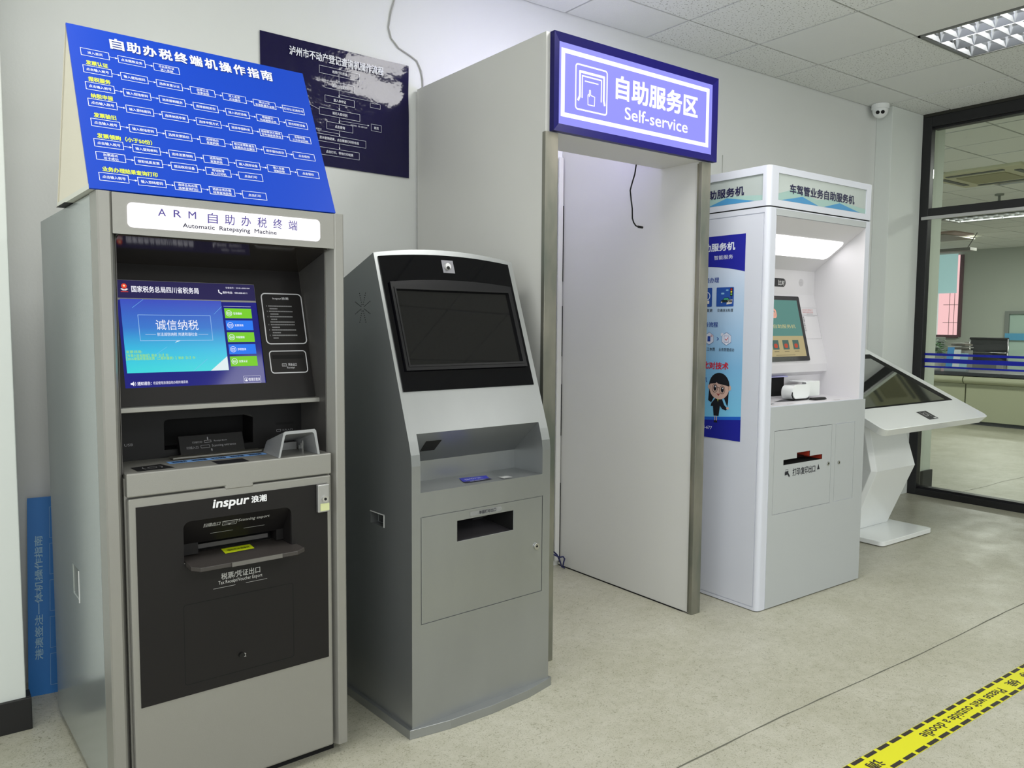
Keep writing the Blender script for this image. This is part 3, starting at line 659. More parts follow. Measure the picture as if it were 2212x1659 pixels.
# lower door with black fascia
MB().box(.050, .612, .0, .019, .034, .8693).build('lower_door', silver, A, bevel=.007, seg=3)
cutR = MB().prism([(-.02, .792), (0, .792), (.077, .683), (.077, .675), (-.02, .675)], 'x', .183, .484)
fas = MB().box(.068, .597, -.0025, 0, .316, .846).build('black_fascia', blk_panel, A, cut=MB().prism(rrect(.183, .484, .677, .791, .02, 6, (0, 0, 1, 1)), 'y', -.1, .1))
lowdoor = [o for o in bpy.data.objects if o.name == 'lower_door'][0]; lowdoor.modifiers.clear(); boolean(lowdoor, [MB().box(.183, .484, -.1, .03, .677, .791)])
md = lowdoor.modifiers.new('bevel', 'BEVEL'); md.width = .006; md.segments = 2; md.limit_method = 'ANGLE'
MB().hull([(.183, -.001, .791), (.484, -.001, .791), (.484, .056, .714), (.183, .056, .714)], [(.183, .003, .793), (.484, .003, .793), (.484, .060, .714), (.183, .060, .714)]).build('outlet_slope', blk_panel, A)
MB().box(.462, .484, .055, .099, .684, .716).build('outlet_cheek', blk_panel, A); MB().box(.183, .238, .055, .099, .684, .716).build('outlet_cheek', blk_panel, A)
MB().box(.4825, .4845, .001, .119, .676, .790).build('outlet_lining', blk_panel, A); MB().box(.1825, .1845, .001, .119, .676, .790).build('outlet_lining', blk_panel, A)
MB().box(.184, .483, .112, .118, .677, .76).build('outlet_dark_back', void, A)
MB().box(.238, .44, .066, .07, .694, .706).build('outlet_flap', mat('flap_grey', srgb(62, 60, 60), .35), A)
tray = MB().prism([(.188, .08), (.188, -.045), (.205, -.07), (.470, -.075), (.500, -.055), (.500, .0), (.484, .0), (.484, .09), (.188, .09)], 'z', .668, .680)
trayo = tray.build('output_tray', mat('tray_black', srgb(58, 54, 52), .4), A, bevel=.002)
MB().box(.285, .425, -.0765, -.074, .669, .6805).build('tray_edge_strip', mat('clear_edge', srgb(104, 102, 98), .3), trayo)
q_ = Print(trayo, (0, 0, .6803), (1, 0, 0), (0, 1, 0)); q_.poly('yellow_label', flat(206, 222, 20), [(.300, .019), (.384, .023), (.389, .072), (.306, .073)]).layer(2).text('label_print', flat(80, 88, 20), '输出凭证请拿好', .315, .378, .038, .054, .01).done()
q_ = Print(A, (0, -.001, .791), (1, 0, 0), (0, -.057, .077)); GL = flat(190, 190, 188)
q_.text('outlet_lettering', GL, 'Scanning export', .337, .426, -.034, -.019, .005).text('outlet_lettering', GL, '扫描出口', .241, .286, -.034, -.019, .01).rframe('outlet_lettering', GL, .293, .333, -.038, -.020, .002, .0012)
q_.line('outlet_lettering', GL, [(.291, -.022), (.335, -.022)], .002).line('outlet_lettering', GL, [(.298, -.028), (.328, -.028)], .001).line('outlet_lettering', GL, [(.298, -.033), (.328, -.033)], .001).poly('outlet_lettering', GL, [(.309, -.034), (.317, -.034), (.313, -.040)])
q_.line('outlet_lettering', GL, [(.266, -.0635), (.328, -.0635)], .0012).line('outlet_lettering', GL, [(.359, -.0635), (.419, -.0635)], .0012).done()
q_ = Print(fas, (0, -.0026, 0), (1, 0, 0), (0, 0, 1))
q_.text('logo_lettering', WHITE, 'inspur', .260, .357, .811, .840, .035, slant=.18, res=3).text('logo_lettering', WHITE, '浪潮', .368, .411, .818, .837, .03, res=3)
q_.text('fascia_lettering', GL, '税票/凭证出口', .280, .389, .616, .634, .008, res=3).text('fascia_lettering', GL, 'Tax Receipt/Voucher Export', .272, .395, .6005, .6135)
q_.line('fascia_lettering', GL, [(.258, .5945), (.318, .5945)], .0008).line('fascia_lettering', GL, [(.348, .5945), (.409, .5945)], .0008)
fo = rrect(.178, .487, .345, .567, .008)
q_.ring('flap_groove', void, fo, rrect(.1802, .4848, .3472, .5648, .006)).text('fascia_lettering', GL, '拉', .334, .345, .383, .395, .01).done()
MB().cyl((.331, -.0025, .392), .0075, -.008, 'y').build('pull_knob', blk_matte, A)
lk = MB().box(.561, .598, -.016, -.0025, .763, .846).build('lock_plate', mat('lock_steel', srgb(176, 176, 176), .28, metal=.7), A, bevel=.003)
MB().cyl((.583, -.016, .803), .010, -.004, 'y').build('lock_cylinder', chrome, lk)
q_ = Print(lk, (0, -.0165, 0), (1, 0, 0), (0, 0, 1)); q_.rect('pale_sticker', flat(206, 212, 160), .568, .5965, .768, .790).done()
MB().cyl((.583, -.0202, .803), .004, -.001, 'y').build('key_hole', void, lk)
# lit header sign
MB().box(.034, .628, .0005, .008, 1.5375, 1.6385).build('header_plate', silver, A)
lsg = MB().prism(rrect(.068, .583, 1.555, 1.6165, .012), 'y', -.003, .0005).build('lit_sign', glow(255, 252, 255, 1.35), A)
q_ = Print(lsg, (0, -.0032, 0), (1, 0, 0), (0, 0, 1)); LV = g(100, 88, 172, .8); LV2 = g(84, 86, 108, .6)
for s, a_ in zip('ARM', (.140, .178, .215)): q_.text('sign_lettering', LV, s, a_, a_+.019, 1.589, 1.607, .012)
for i, s in enumerate('自助办税终端'): q_.text('sign_lettering', LV, s, .264+.0447*i, .290+.0447*i, 1.581, 1.608, .008)
q_.text('sign_lettering_small', LV2, 'Automatic  Ratepaying  Machine', .200, .452, 1.561, 1.5755, .02).done()

# ---------------------------------------------------------------- A-shaped instruction topper
TP = thing('sign_topper', 'blue folded instruction board standing on top of the left tax kiosk', 'sign', (.3405, 2.1804, 1.6405), 2.8)
ax0, ax1 = -.014, .636; th = .006
tri = [(.01, 0), (.42, 0), (.225, .4485)]
tfp = MB().hull([(ax0, .01, 0), (ax1, .01, 0), (ax1, .225, .4485), (ax0, .225, .4485)], [(ax0, .004, .002), (ax1, .004, .002), (ax1, .219, .4505), (ax0, .219, .4505)]).build('front_panel', mat('topper_blue', srgb(10, 64, 184), .42, spec=.3), TP)
MB().hull([(ax0, .42, 0), (ax1, .42, 0), (ax1, .225, .4485), (ax0, .225, .4485)], [(ax0, .426, .002), (ax1, .426, .002), (ax1, .229, .4505), (ax0, .229, .4505)]).build('back_panel', beige_core, TP)
MB().prism([(.012, .001), (.418, .001), (.418, .013), (.012, .013)], 'x', ax0, ax1).build('base_panel', flat(205, 206, 196), TP)
MB().prism([(.018, .013), (.412, .013), (.225, .440)], 'x', ax0+.003, ax0+.008).build('end_panel', beige_core, TP)
MB().prism([(.018, .013), (.412, .013), (.225, .440)], 'x', ax1-.008, ax1-.003).build('end_panel', beige_core, TP)
MB().box(ax0-.003, .03, .30, .42, -.0, .001).build('underside_tab', blk_matte, TP)
q_ = Print(tfp, (0, .004, .002), (1, 0, 0), (0, .215, .4485)); TW = flat(232, 236, 250, name='topper_white'); TY = flat(214, 226, 70)
SH = flat(18, 40, 120)
ttl = '自助办税终端机操作指南'
for i, s in enumerate(ttl):
    u = .086+.04115*i; q_.layer(1).text('title_shadow', SH, s, u+.0015, u+.0345, .4405, .4745, .04); q_.layer(2).text('white_lettering', TW, s, u, u+.033, .442, .476, .04, res=3)
K = 'white_lettering'
U0 = [.011+.0885*k for k in range(7)]
q_.layer(1)
RWS = [(.4255, ['进入首页', '点击国税业务', '点击身份证/进入系统']),
 (.3715, ['点击输入税号', '输入登陆密码', '选择发票认证', '选择认证/发票类型', '放入发票/点击确定', '确认认证/发票数量及金额', '打印认证通知书']),
 (.3190, ['点击输入税号', '输入登陆密码', '选择报税服务', '选择报税类型', '插入税控设备', '根据提示/完成报税业务', '拔出税控设备']),
 (.2680, ['点击输入税号', '输入登陆密码', '选择纳税申报', '选择申报方式', '选择申报种类', '根据要求正确填/写申报表并保存', '有税申报/三方协议扣款']),
 (.2075, ['点击输入税号', '输入登陆密码', '选择发票验旧', '选择验旧/发票种类', '核对发票数量及/金额后点击确定', '提示保存成功', '点击保存']),
 (.1470, ['点击输入税号', '输入登陆密码', '选择发票领购', '选择领购/发票种类', '插入税控设备', '输入发票/领购份数', '点击保存']),
 (.1090, ['出票成功/写卡成功', '领取纸质发票', '拔出税控设备', '将领购簿/放入打印机', '点击打印']),
 (.0485, ['点击输入税号', '输入登陆密码', '选择业务办理/结果查询打印', '选择业务办理/结果查询类型', '点击打印'])]
for vt, row in RWS:
    for i, s in enumerate(row):
        u = U0[i]; vt_ = vt-.0018*i; q_.frame(K, TW, u, u+.068, vt_-.024, vt_, .0014)
        if i < len(row)-1: q_.arrow(K, TW, u+.068, vt_-.0125, u+.0885, vt_-.0135, .0013, .0065)
        ls = s.split('/')
        if len(ls) == 1:
            w = min(len(s)*.0088, .062); q_.text(K, TW, s, u+.034-w/2, u+.034+w/2, vt_-.0165, vt_-.0078, .012)
        else:
            for j, t_ in enumerate(ls):
                w = min(len(t_)*.0082, .064); q_.text(K, TW, t_, u+.034-w/2, u+.034+w/2, vt_-.0113-.0102*j, vt_-.0033-.0102*j, .012)
for s, v0, v1 in (('发票认证', .374, .3875), ('报税服务', .322, .336), ('纳税申报', .2705, .2845), ('发票验旧', .2115, .2255)):
    q_.text('yellow_lettering', TY, s, .020, .0715, v0, v1, .03)
q_.text('yellow_lettering', TY, '发票领购（小于50份）', .0205, .150, .1500, .1640, .03).text('yellow_lettering', TY, '业务办理结果查询打印', .0215, .150, .0525, .0660, .03).done()

# ================================================================ PROPERTY KIOSK (silver, sloped)
Bk = thing('property_kiosk', 'silver steel kiosk with sloping black screen, between the tax kiosk and the white booth', 'kiosk', (1.195, 2.159, 0), 4.15)
BW = .59
dsl = Vector((0, .224, .646)); sl = dsl.length; dsl.normalize(); nsl = Vector((1, 0, 0)).cross(dsl)   # points to the front
def arch(x): return .026*(1-(2*x/BW-1)**2)
mb = MB(); NX = 16; loops = []
for i in range(NX+1):
    x = BW*i/NX; tp_ = Vector((x, 0, .905))+dsl*(sl+arch(x)); 
    loops.append([(x, 0, .03), (x, 0, .875), (x, .004, .91), (x, .016, .951), tuple(tp_), (x, .42+tp_.y-.224, 1.478+arch(x)*.5), (x, .60, 1.41), (x, .60, .03)])
n = 8; vs = [v for l in loops for v in l]; fs = [tuple(range(n))[::-1], tuple(range(NX*n, NX*n+n))]
for i in range(NX):
    for k_ in range(n): fs.append((i*n+k_, i*n+(k_+1) % n, (i+1)*n+(k_+1) % n, (i+1)*n+k_))
mb.add(vs, fs)
rec = MB().prism([(-.1, .788), (.155, .790), (.155, .858), (.026, .973), (-.1, .973)], 'x', .033, .552)
body = mb.build('body', silver_b, Bk, cut=[rec, MB().box(.034, .555, -.01, .004, .362, .711), MB().box(.170, .424, -.01, .30, .600, .684), MB().box(-.01, .03, .166, .252, .651, .690)])
MB().box(.172, .422, .28, .285, .602, .682).box(.4225, .4235, .01, .285, .601, .683).build('slot_shade', void, Bk)  # near-black sheets inside the slot, its shade put into the colour
MB().hull([(.172, .005, .6015), (.422, .005, .6015), (.422, .28, .6015), (.172, .28, .6015)], [(.172, .005, .603), (.422, .005, .603), (.422, .28, .625), (.172, .28, .625)]).build('paper_shelf', mat('paper_shelf', srgb(70, 68, 72), .35), Bk)
MB().hull([(.33, .05, .672), (.39, .05, .672), (.40, .16, .62), (.36, .16, .62)], [(.33, .05, .676), (.39, .05, .676), (.40, .16, .624), (.36, .16, .624)]).build('paper_guide', silver_b, Bk)
sdoor = MB().box(.0365, .5525, .0, .0035, .3645, .7085).build('service_door', silver_b, Bk, bevel=.001, cut=MB().box(.1765, .418, -.1, .1, .6085, .6775))
MB().cyl((.525, -.0, .532), .012, -.006, 'y').build('lock_ring', chrome, sdoor, bevel=.001); MB().box(.521, .528, -.0075, -.006, .529, .535).build('key_slot', void, sdoor)
q_ = Print(sdoor, (0, -.0003, 0), (1, 0, 0), (0, 0, 1)); q_.rect('grey_sticker', flat(130, 132, 132), .228, .364, .684, .7005).layer(2).text('sticker_lettering', INK, '单据打印出口', .266, .339, .6865, .6985, .02).done()
MB().hull([(-.012, -.005, 0), (-.012, .61, 0), (.602, .61, 0), (.602, -.005, 0), (.47, -.030, 0), (.30, -.038, 0), (.13, -.030, 0)], [(-.012, -.005, .03), (-.012, .61, .03), (.602, .61, .03), (.602, -.005, .03), (.47, -.030, .03), (.30, -.038, .03), (.13, -.030, .03)]).build('plinth', silver_b, Bk, bevel=.001)
MB().box(.030, .034, .168, .250, .652, .689).build('handle_recess', void, Bk)
MB().box(-.0012, .004, .164, .168, .650, .692).box(-.0012, .004, .164, .254, .690, .693).build('handle_rim', mat('rim_light', srgb(215, 215, 215), .3), Bk)
sh = MB()
for k_ in range(8):
    a = R(45*k_+22)
    for r_ in (.012, .020, .028, .036, .044, .052): sh.cyl((-.0008, .295+math.cos(a)*r_, 1.372+math.sin(a)*r_), .0016, .002, 'x', 6)
o = sh.build('speaker_holes', void, Bk)
def F(u, v, o=0.): return Vector((u, 0, .905))+dsl*v+nsl*o
def archpoly(u0, u1, v0, v1, h, n=12): return [(u0, v0), (u1, v0)]+[(u1+(u0-u1)*i/n, v1+h*(1-(2*i/n-1)**2)) for i in range(n+1)]
def extr(mb, pts, o0, o1): return mb.hull([F(u, v, o0) for u, v in pts], [F(u, v, o1) for u, v in pts])
gpl = extr(MB(), archpoly(.014, .566, .210, .671, .018), -.001, .004).build('glass_plate', blk_gloss, Bk)
def ringmb(po, pi, o0, o1, o2):
    n = len(po); vs = [F(u, v, o0) for u, v in po]+[F(u, v, o1) for u, v in po]+[F(u, v, o1) for u, v in pi]+[F(u, v, o2) for u, v in pi]
    fs = []
    for i in range(n):
        j = (i+1) % n
        fs += [(i, j, n+j, n+i), (n+i, n+j, 2*n+j, 2*n+i), (2*n+i, 2*n+j, 3*n+j, 3*n+i)]
    return MB().add(vs, fs)
bz = mat('bezel_black', srgb(18, 18, 22), .25, spec=.35)
ringmb(archpoly(.035, .548, .277, .580, .014), archpoly(.046, .536, .289, .560, .0), .004, .012, .009).build('outer_bezel', bz, gpl)
ringmb(archpoly(.0455, .5365, .2885, .562, .0), archpoly(.052, .530, .295, .555, .0), .004, .014, .0045).build('inner_bezel', mat('bezel_grey', srgb(24, 24, 27), .22, spec=.4), gpl)
extr(MB(), archpoly(.050, .532, .294, .557, 0.), .0035, .0048).build('screen', mat('dark_screen', srgb(20, 20, 21), .03, spec=.32), gpl)
extr(MB(), [(.263, .624), (.312, .624), (.312, .671), (.263, .671)], .003, .0055).build('camera_plate', mat('plate_grey', srgb(120, 120, 126), .45, metal=.3), gpl)
mb = MB(); cc_ = F(.285, .646); ex = Vector((1, 0, 0))
mb.hull([F(.285+.014*math.cos(6.283*i/20), .648+.014*math.sin(6.283*i/20), .0055) for i in range(20)], [F(.285+.011*math.cos(6.283*i/20), .648+.011*math.sin(6.283*i/20), .011) for i in range(20)]).build('camera_housing', mat('soft_chrome', srgb(190, 190, 192), .4, metal=.5), gpl)
MB().hull([F(.283+.006*math.cos(6.283*i/16), .641+.006*math.sin(6.283*i/16), .0105) for i in range(16)], [F(.283+.006*math.cos(6.283*i/16), .641+.006*math.sin(6.283*i/16), .0125) for i in range(16)]).build('camera_lens', void, gpl)
q_ = Print(Bk, (0, .026, .9725), (1, 0, 0), (0, -.129, .1145)); 
q_ = Print(Bk, (0, 0, .7905), (1, 0, 0), (0, 1, 0)); q_.poly('blue_label', flat(42, 50, 186), [(.240, .055), (.350, .052), (.372, .095), (.265, .112)]).poly('navy_label', flat(28, 24, 70), [(.239, .036), (.349, .032), (.350, .052), (.240, .055)]).poly('white_label', flat(170, 172, 172), [(.385, .015), (.425, .012), (.425, .045), (.385, .048)])
q_.layer(2).text('label_lettering', flat(190, 196, 240), '身份证', .262, .335, .066, .088, .01).text('label_lettering', flat(190, 196, 240), '感应区', .262, .325, .038, .049, .01).done()
MB().hull([(.098, .062, .9385), (.158, .063, .9375), (.158, .105, .9005), (.102, .105, .9005)], [(.098, .064, .941), (.158, .065, .940), (.158, .107, .903), (.102, .107, .903)]).build('reader_window', void, Bk)

# ================================================================ BOOTH (white doorway frame) AND ITS LIGHT BOX
Pt = thing('self_service_booth', 'white walk-in booth frame edged with stainless steel under the light box', 'booth', (1.9342, 2.3661, 0), .9)
wl = MB().box(-.056, -.002, .003, .94, 0, 2.399).build('left_panel', white_lam, Pt)
MB().box(.830, .883, .003, .938, .006, 2.399).build('right_panel', white_lam, Pt)
MB().box(-.002, .83, .0035, .235, 2.0395, 2.385).build('lintel', white_lam, Pt)
MB().box(-.060, .001, -.004, .016, 0, 2.037).build('steel_trim', steel, Pt, bevel=.001)
MB().box(.8275, .886, -.004, .016, 0, 2.037).build('steel_trim', steel, Pt, bevel=.001)
MB().box(.822, .8285, .016, .018, 0.01, 2.03).build('trim_return', steel, Pt)
MB().box(.795, .8235, .922, .93, .03, 2.2).build('corner_batten', white_lam, Pt)
sm_ = MB()
for a_, b_ in ((1.55, 1.95), (1.15, 1.42), (.72, 1.0), (.02, .46)): MB().box(.8245, .8285, .921, .927, a_, b_).build('open_joint', void, Pt)
sm_.box(.8285, .8295, .05, .93, 0.0, .006); sm_.build('floor_gap', void, Pt)
MB().box(.1, .75, .236, .242, 2.30, 2.33).build('led_strip', glow(200, 194, 255, 44), Pt)
LB = thing('light_box', 'lit blue and white self-service light box sign in a navy frame above the booth', 'sign', (1.9342, 2.3661, 0), .9)
navy = mat('navy_frame', srgb(13, 7, 86), .4, spec=.25)
X0, X1, Z0, Z1 = -.037, .902, 2.040, 2.400; y0_ = -.022
MB().box(X0, X1, y0_+.012, .002, Z0, Z1).build('case', navy, LB)
for nm, a, b_ in (('t', (X0, Z1, X1, Z1), (-.008, 2.369, .871, 2.369)), ('b', (X0, Z0, X1, Z0), (-.008, 2.070, .871, 2.070))):
    mb = MB().hull([(a[0], y0_+.012, a[1]), (a[2], y0_+.012, a[3]), (b_[2], y0_+.012, b_[3]), (b_[0], y0_+.012, b_[1])], [(a[0], y0_, a[1]), (a[2], y0_, a[3]), (b_[2], y0_+.006, b_[3]), (b_[0], y0_+.006, b_[1])]).build('frame_rail', navy, LB)
for a, b_ in ((X0, -.008), (X1, .871)):
    MB().hull([(a, y0_+.012, Z0), (a, y0_+.012, Z1), (b_, y0_+.012, 2.369), (b_, y0_+.012, 2.070)], [(a, y0_, Z0), (a, y0_, Z1), (b_, y0_+.006, 2.369), (b_, y0_+.006, 2.070)]).build('frame_rail', navy, LB)
lface = MB().box(-.008, .871, y0_+.007, y0_+.0115, 2.070, 2.369).build('lit_face', glow(150, 150, 252, 1.0), LB)
q_ = Print(lface, (0, y0_+.0068, 0), (1, 0, 0), (0, 0, 1)); LW = glow(255, 255, 255, 1.25); K = 'white_lettering'
q_.ring('white_border', LW, [(.002, 2.098), (.850, 2.098), (.850, 2.3485), (.002, 2.3485)], [(.0205, 2.1145), (.831, 2.1145), (.831, 2.3315), (.0205, 2.3315)])
q_.rframe('pictogram', LW, .072, .2405, 2.135, 2.307, .014, .006)
q_.line('pictogram', LW, [(.088, 2.172), (.096, 2.187), (.096, 2.279), (.221, 2.279), (.221, 2.190), (.226, 2.174)], .0095)
q_.line('pictogram', LW, [(.108, 2.184), (.108, 2.265), (.2075, 2.265), (.2075, 2.184)], .0055)
q_.line('pictogram', LW, [(.122, 2.2475), (.190, 2.2475)], .0045)
q_.line('pictogram', LW, [(.1385, 2.162), (.1375, 2.198), (.1425, 2.202), (.1445, 2.193), (.1455, 2.217), (.1505, 2.217), (.152, 2.199), (.173, 2.196), (.172, 2.162), (.1385, 2.162)], .0035)
q_.text(K, LW, '自助服务区', .287, .773, 2.212, 2.300, .045, res=4).text(K, LW, 'Self-service', .337, .712, 2.139, 2.187, .012, res=4).done()
tag(MB().tube([Vector(Pt.location)+Matrix.Rotation(R(.9), 3, 'Z') @ Vector(v) for v in ((.66, .232, 2.0385), (.654, .234, 1.997), (.638, .236, 1.95), (.629, .236, 1.923), (.636, .236, 1.88), (.643, .235, 1.843), (.644, .234, 1.80), (.650, .232, 1.782), (.662, .23, 1.768), (.680, .228, 1.764))], .0032)
    .tube([Vector(Pt.location)+Matrix.Rotation(R(.9), 3, 'Z') @ Vector(v) for v in ((.676, .229, 1.7645), (.702, .226, 1.763))], .0055).build('hanging_cable', blk_matte), 'black cable hanging loose from the booth lintel', 'cable')
rot9 = Matrix.Rotation(R(.9), 3, 'Z')
tag(MB().tube([Vector(Pt.location)+rot9 @ Vector(v) for v in ((.70, .88, .12), (.742, .88, .107), (.772, .88, .081), (.795, .88, .04), (.806, .88, .010), (.812, .86, .005))], .004)
    .tube([Vector(Pt.location)+rot9 @ Vector(v) for v in ((.70, .87, .10), (.742, .87, .089), (.782, .87, .067), (.808, .87, .066), (.819, .87, .052), (.812, .87, .034), (.806, .87, .010))], .004).build('blue_cable', flat(24, 30, 84)), 'blue cable coiled at the foot inside the booth', 'cable')
tag(MB().box(1.905, 1.935, WY-.02, WY-.006, 2.392, 2.412).build('tape_scrap', flat(196, 160, 100)), 'small scrap of brown tape on the wall above the booth corner', 'tape')

# ================================================================ VEHICLE KIOSK (tall, white)
D = thing('vehicle_kiosk', 'tall white vehicle service kiosk with lit alcove and blue side poster', 'kiosk', (3.0329, 2.2213, 0), .25)
DW, DD, DH = .853, .70, 2.035
outl = rrect(0, DW, 0, DD, .022, 6)
rec = MB().prism([(-.1, .953), (.003, .953), (.225, .962), (.225, 1.067), (.188, 1.087), (.188, 1.126), (.278, 1.486), (.278, 1.610), (0, 1.816), (-.1, 1.816)], 'x', .057, .795)
bd = MB().prism(outl, 'z', .004, 1.851).build('body', white_pl, D, cut=[rec, MB().box(.055, .799, -.05, .006, 1.816, 1.846), MB().box(-.01, .003, .022, .678, .018, 1.828)])
bd.data.materials.clear(); bd.data.materials.append(white_pl); bd.data.materials.append(white_in)
for pg in bd.data.polygons:
    c = pg.center
    if .05 < c.x < .8 and .0005 < c.y < .3 and .95 < c.z < 1.82: pg.material_index = 1
    pg.use_smooth = False
MB().prism(outl, 'z', 1.857, DH).build('head', white_pl, D, cut=[MB().box(.0655, .795, -.01, .006, 1.886, 2.005), MB().box(-.01, .006, .036, .664, 1.883, 1.9995)])
MB().prism(rrect(.004, DW-.004, .004, DD-.004, .02, 6), 'z', 1.8505, 1.858).build('shadow_gap', void, D)
MB().box(.057, .797, .0, .004, 1.818, 1.8455).build('brow_strip', d_grey, D)
MB().box(-.0005, .0025, .0262, .6738, .0225, 1.8235).build('side_door', white_pl, D)
frontc = MB().prism([(.0575, .006), (.8525, .006), (.8525, .950), (.0575, .950)], 'y', -.0025, .0).build('front_fascia', d_grey, D, cut=[MB().box(.089, .558, -.1, .1, .444, .839), MB().box(.5905, .764, -.1, .1, .444, .839)])
body_slot = MB().box(.165, .482, -.1, .10, .672, .697); tab = MB().box(.270, .378, -.1, .10, .69, .7225)
boolean(bd, [MB().box(.16, .49, -.01, .10, .668, .730)])
MB().box(.161, .489, .001, .098, .6685, .671).box(.161, .1625, .001, .098, .671, .729).box(.4875, .489, .001, .098, .671, .729).box(.161, .489, .001, .098, .727, .7295).build('slot_shade', void, D)  # dark sheets over the white slot walls, painting the shade inside
MB().box(.0915, .5555, -.0022, .0, .4465, .8365).build('printer_door', d_grey, D, cut=[body_slot, tab])
MB().box(.593, .7615, -.0022, .0, .4465, .8365).build('narrow_door', d_grey, D)
MB().box(.0915, .5555, -.0005, .0, .445, .838).build('door_backing', void, D, cut=[body_slot, tab])
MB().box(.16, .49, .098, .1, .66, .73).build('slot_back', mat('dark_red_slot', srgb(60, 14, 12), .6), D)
MB().box(.4795, .481, .002, .098, .673, .697).build('slot_cheek', mat('red_slot', srgb(170, 52, 34), .5), D); MB().box(.3755, .377, .002, .098, .697, .722).build('slot_cheek', MT['red_slot'], D)
for x, z in ((.531, .645), (.625, .641)):
    MB().cyl((x, -.0022, z), .0095, -.005, 'y', 20).build('door_lock', chrome, D, bevel=.001)
    MB().box(x-.003, x+.003, -.0078, -.0072, z-.003, z+.003).build('key_slot', void, D)
q_ = Print(D, (0, -.0024, 0), (1, 0, 0), (0, 0, 1))
q_.text('door_lettering', INK, '打印/复印出口', .240, .424, .614, .649, .014, res=3).poly('door_lettering', INK, [(.440, .624), (.462, .624), (.451, .651)])
q_.rframe('printer_icon', INK, .180, .206, .628, .642, .003, .002).poly('printer_icon', INK, [(.178, .622), (.206, .626), (.206, .641), (.178, .637)]).poly('printer_icon', INK, [(.200, .624), (.213, .610), (.218, .618), (.206, .632)]).line('printer_icon', INK, [(.185, .642), (.185, .650), (.203, .650), (.203, .642)], .0015).done()
# head panes
pane_g = mat('pane_grey_green', srgb(176, 184, 182), .25)
q_ = Print(D, (0, .0055, 0), (1, 0, 0), (0, 0, 1)); q_.rect('front_pane', pane_g, .0655, .795, 1.886, 2.005)
def hills(q_, a, b, z0):
    q_.layer(2).poly('pane_green', flat(158, 188, 182), [(a, z0+.002), (b, z0+.002), (b, z0+.022), (a+(b-a)*.62, z0+.045), (a+(b-a)*.42, z0+.03), (a+(b-a)*.16, z0+.058), (a, z0+.028)])
    q_.layer(3).poly('pane_blue', flat(72, 142, 190), [(a+(b-a)*.04, z0+.002), (a+(b-a)*.44, z0+.002), (a+(b-a)*.26, z0+.032)]).poly('pane_blue', flat(92, 168, 192), [(a+(b-a)*.5, z0+.002), (a+(b-a)*.93, z0+.002), (a+(b-a)*.68, z0+.032)])
hills(q_, .0655, .795, 1.886)
q_.layer(4).text('pane_lettering', flat(22, 18, 66), '车驾管业务自助服务机', .157, .689, 1.924, 1.966, .025, res=3).done()
q_ = Print(D, (.0055, 0, 0), (0, -1, 0), (0, 0, 1)); q_.rect('side_pane', pane_g, -.664, -.036, 1.883, 1.9995); hills(q_, -.664, -.036, 1.883)
q_.layer(4).text('pane_lettering', flat(22, 18, 66), '车驾管业务自助服务机', -.655, -.141, 1.919, 1.960, .025, res=3).done()
# alcove lamp
c0 = Vector((0, 0, 1.816)); c1 = Vector((0, .278, 1.610)); dc = (c1-c0).normalized(); nc = dc.cross(Vector((1, 0, 0)))
if nc.z > 0: nc = -nc
def Ceil(x, v, o=0.): return c0+Vector((x, 0, 0))+dc*v+nc*o
lp = rrect(.10, .765, .112, .245, .03, 6)
MB().hull([Ceil(u, v, .0) for u, v in lp], [Ceil(u, v, .002) for u, v in lp]).build('alcove_lamp', glow(255, 253, 252, 3.2), D)
# upper back of alcove: pill label and speaker
q_ = Print(D, (0, .2778, 0), (1, 0, 0), (0, 0, 1)); pill = rrect(.30, .540, 1.522, 1.5645, .021, 8)
q_.poly('pill_label', flat(40, 40, 42), pill).layer(2).text('pill_lettering', flat(215, 215, 215), '比对', .478, .530, 1.530, 1.556, .02)
for a_ in range(6):
    for k_ in range(max(1, a_*6)):
        an = 6.283*k_/max(1, a_*6); q_.circ('speaker_dots', flat(168, 166, 168), .675+.0037*a_*math.cos(an), 1.549+.0037*a_*math.sin(an), .0011, 6)
q_.done()
# tablet on the sloping panel
k0 = Vector((0, .278, 1.486)); k1 = Vector((0, .188, 1.126)); dk = (k0-k1).normalized(); nk = Vector((1, 0, 0)).cross(dk)
tb = tablet = MB().hull([k1+Vector((u, 0, 0))+dk*v-nk*-.001 for u, v in rrect(.225, .642, .018, .358, .008)], [k1+Vector((u, 0, 0))+dk*v+nk*.007 for u, v in rrect(.225, .642, .018, .358, .008)]).build('tablet', mat('tablet_black', srgb(22, 22, 24), .2), D)
q_ = Print(tablet, k1+nk*.0072, (1, 0, 0), dk, .0003)
q_.rect('screen_teal', g(92, 142, 134, .85), .250, .617, .148, .336).rect('screen_beige', g(186, 172, 128, .85), .250, .617, .042, .148)
q_.layer(2).text('screen_lettering', g(196, 186, 130), '业务自助服务机', .300, .565, .188, .208, 0)
q_.rframe('screen_emblem', g(222, 160, 140), .375, .425, .240, .290, .018, .012).circ('screen_emblem', g(222, 160, 140), .40, .262, .012)
for i, col in enumerate(((176, 70, 48), (190, 128, 80), (160, 136, 118))):
    u = .345+.085*i; q_.layer(2).rect('screen_tile', g(70, 96, 90), u, u+.052, .078, .126).layer(3).poly('screen_tile_picture', g(*col), rrect(u+.012, u+.040, .086, .108, .008)).layer(2).rect('screen_caption', g(120, 112, 84), u+.006, u+.046, .066, .070)
q_.layer(2).rect('screen_caption', g(90, 80, 60), .36, .52, .048, .051).done()
q_ = Print(D, k1+nk*.0004, (1, 0, 0), dk, .0004); GR = flat(150, 150, 155)
q_.frame('panel_lines', GR, .648, .792, .262, .300, .0009).frame('panel_lines', GR, .648, .792, .133, .260, .0009).line('panel_lines', GR, [(.69, .255), (.765, .255)], .0008)
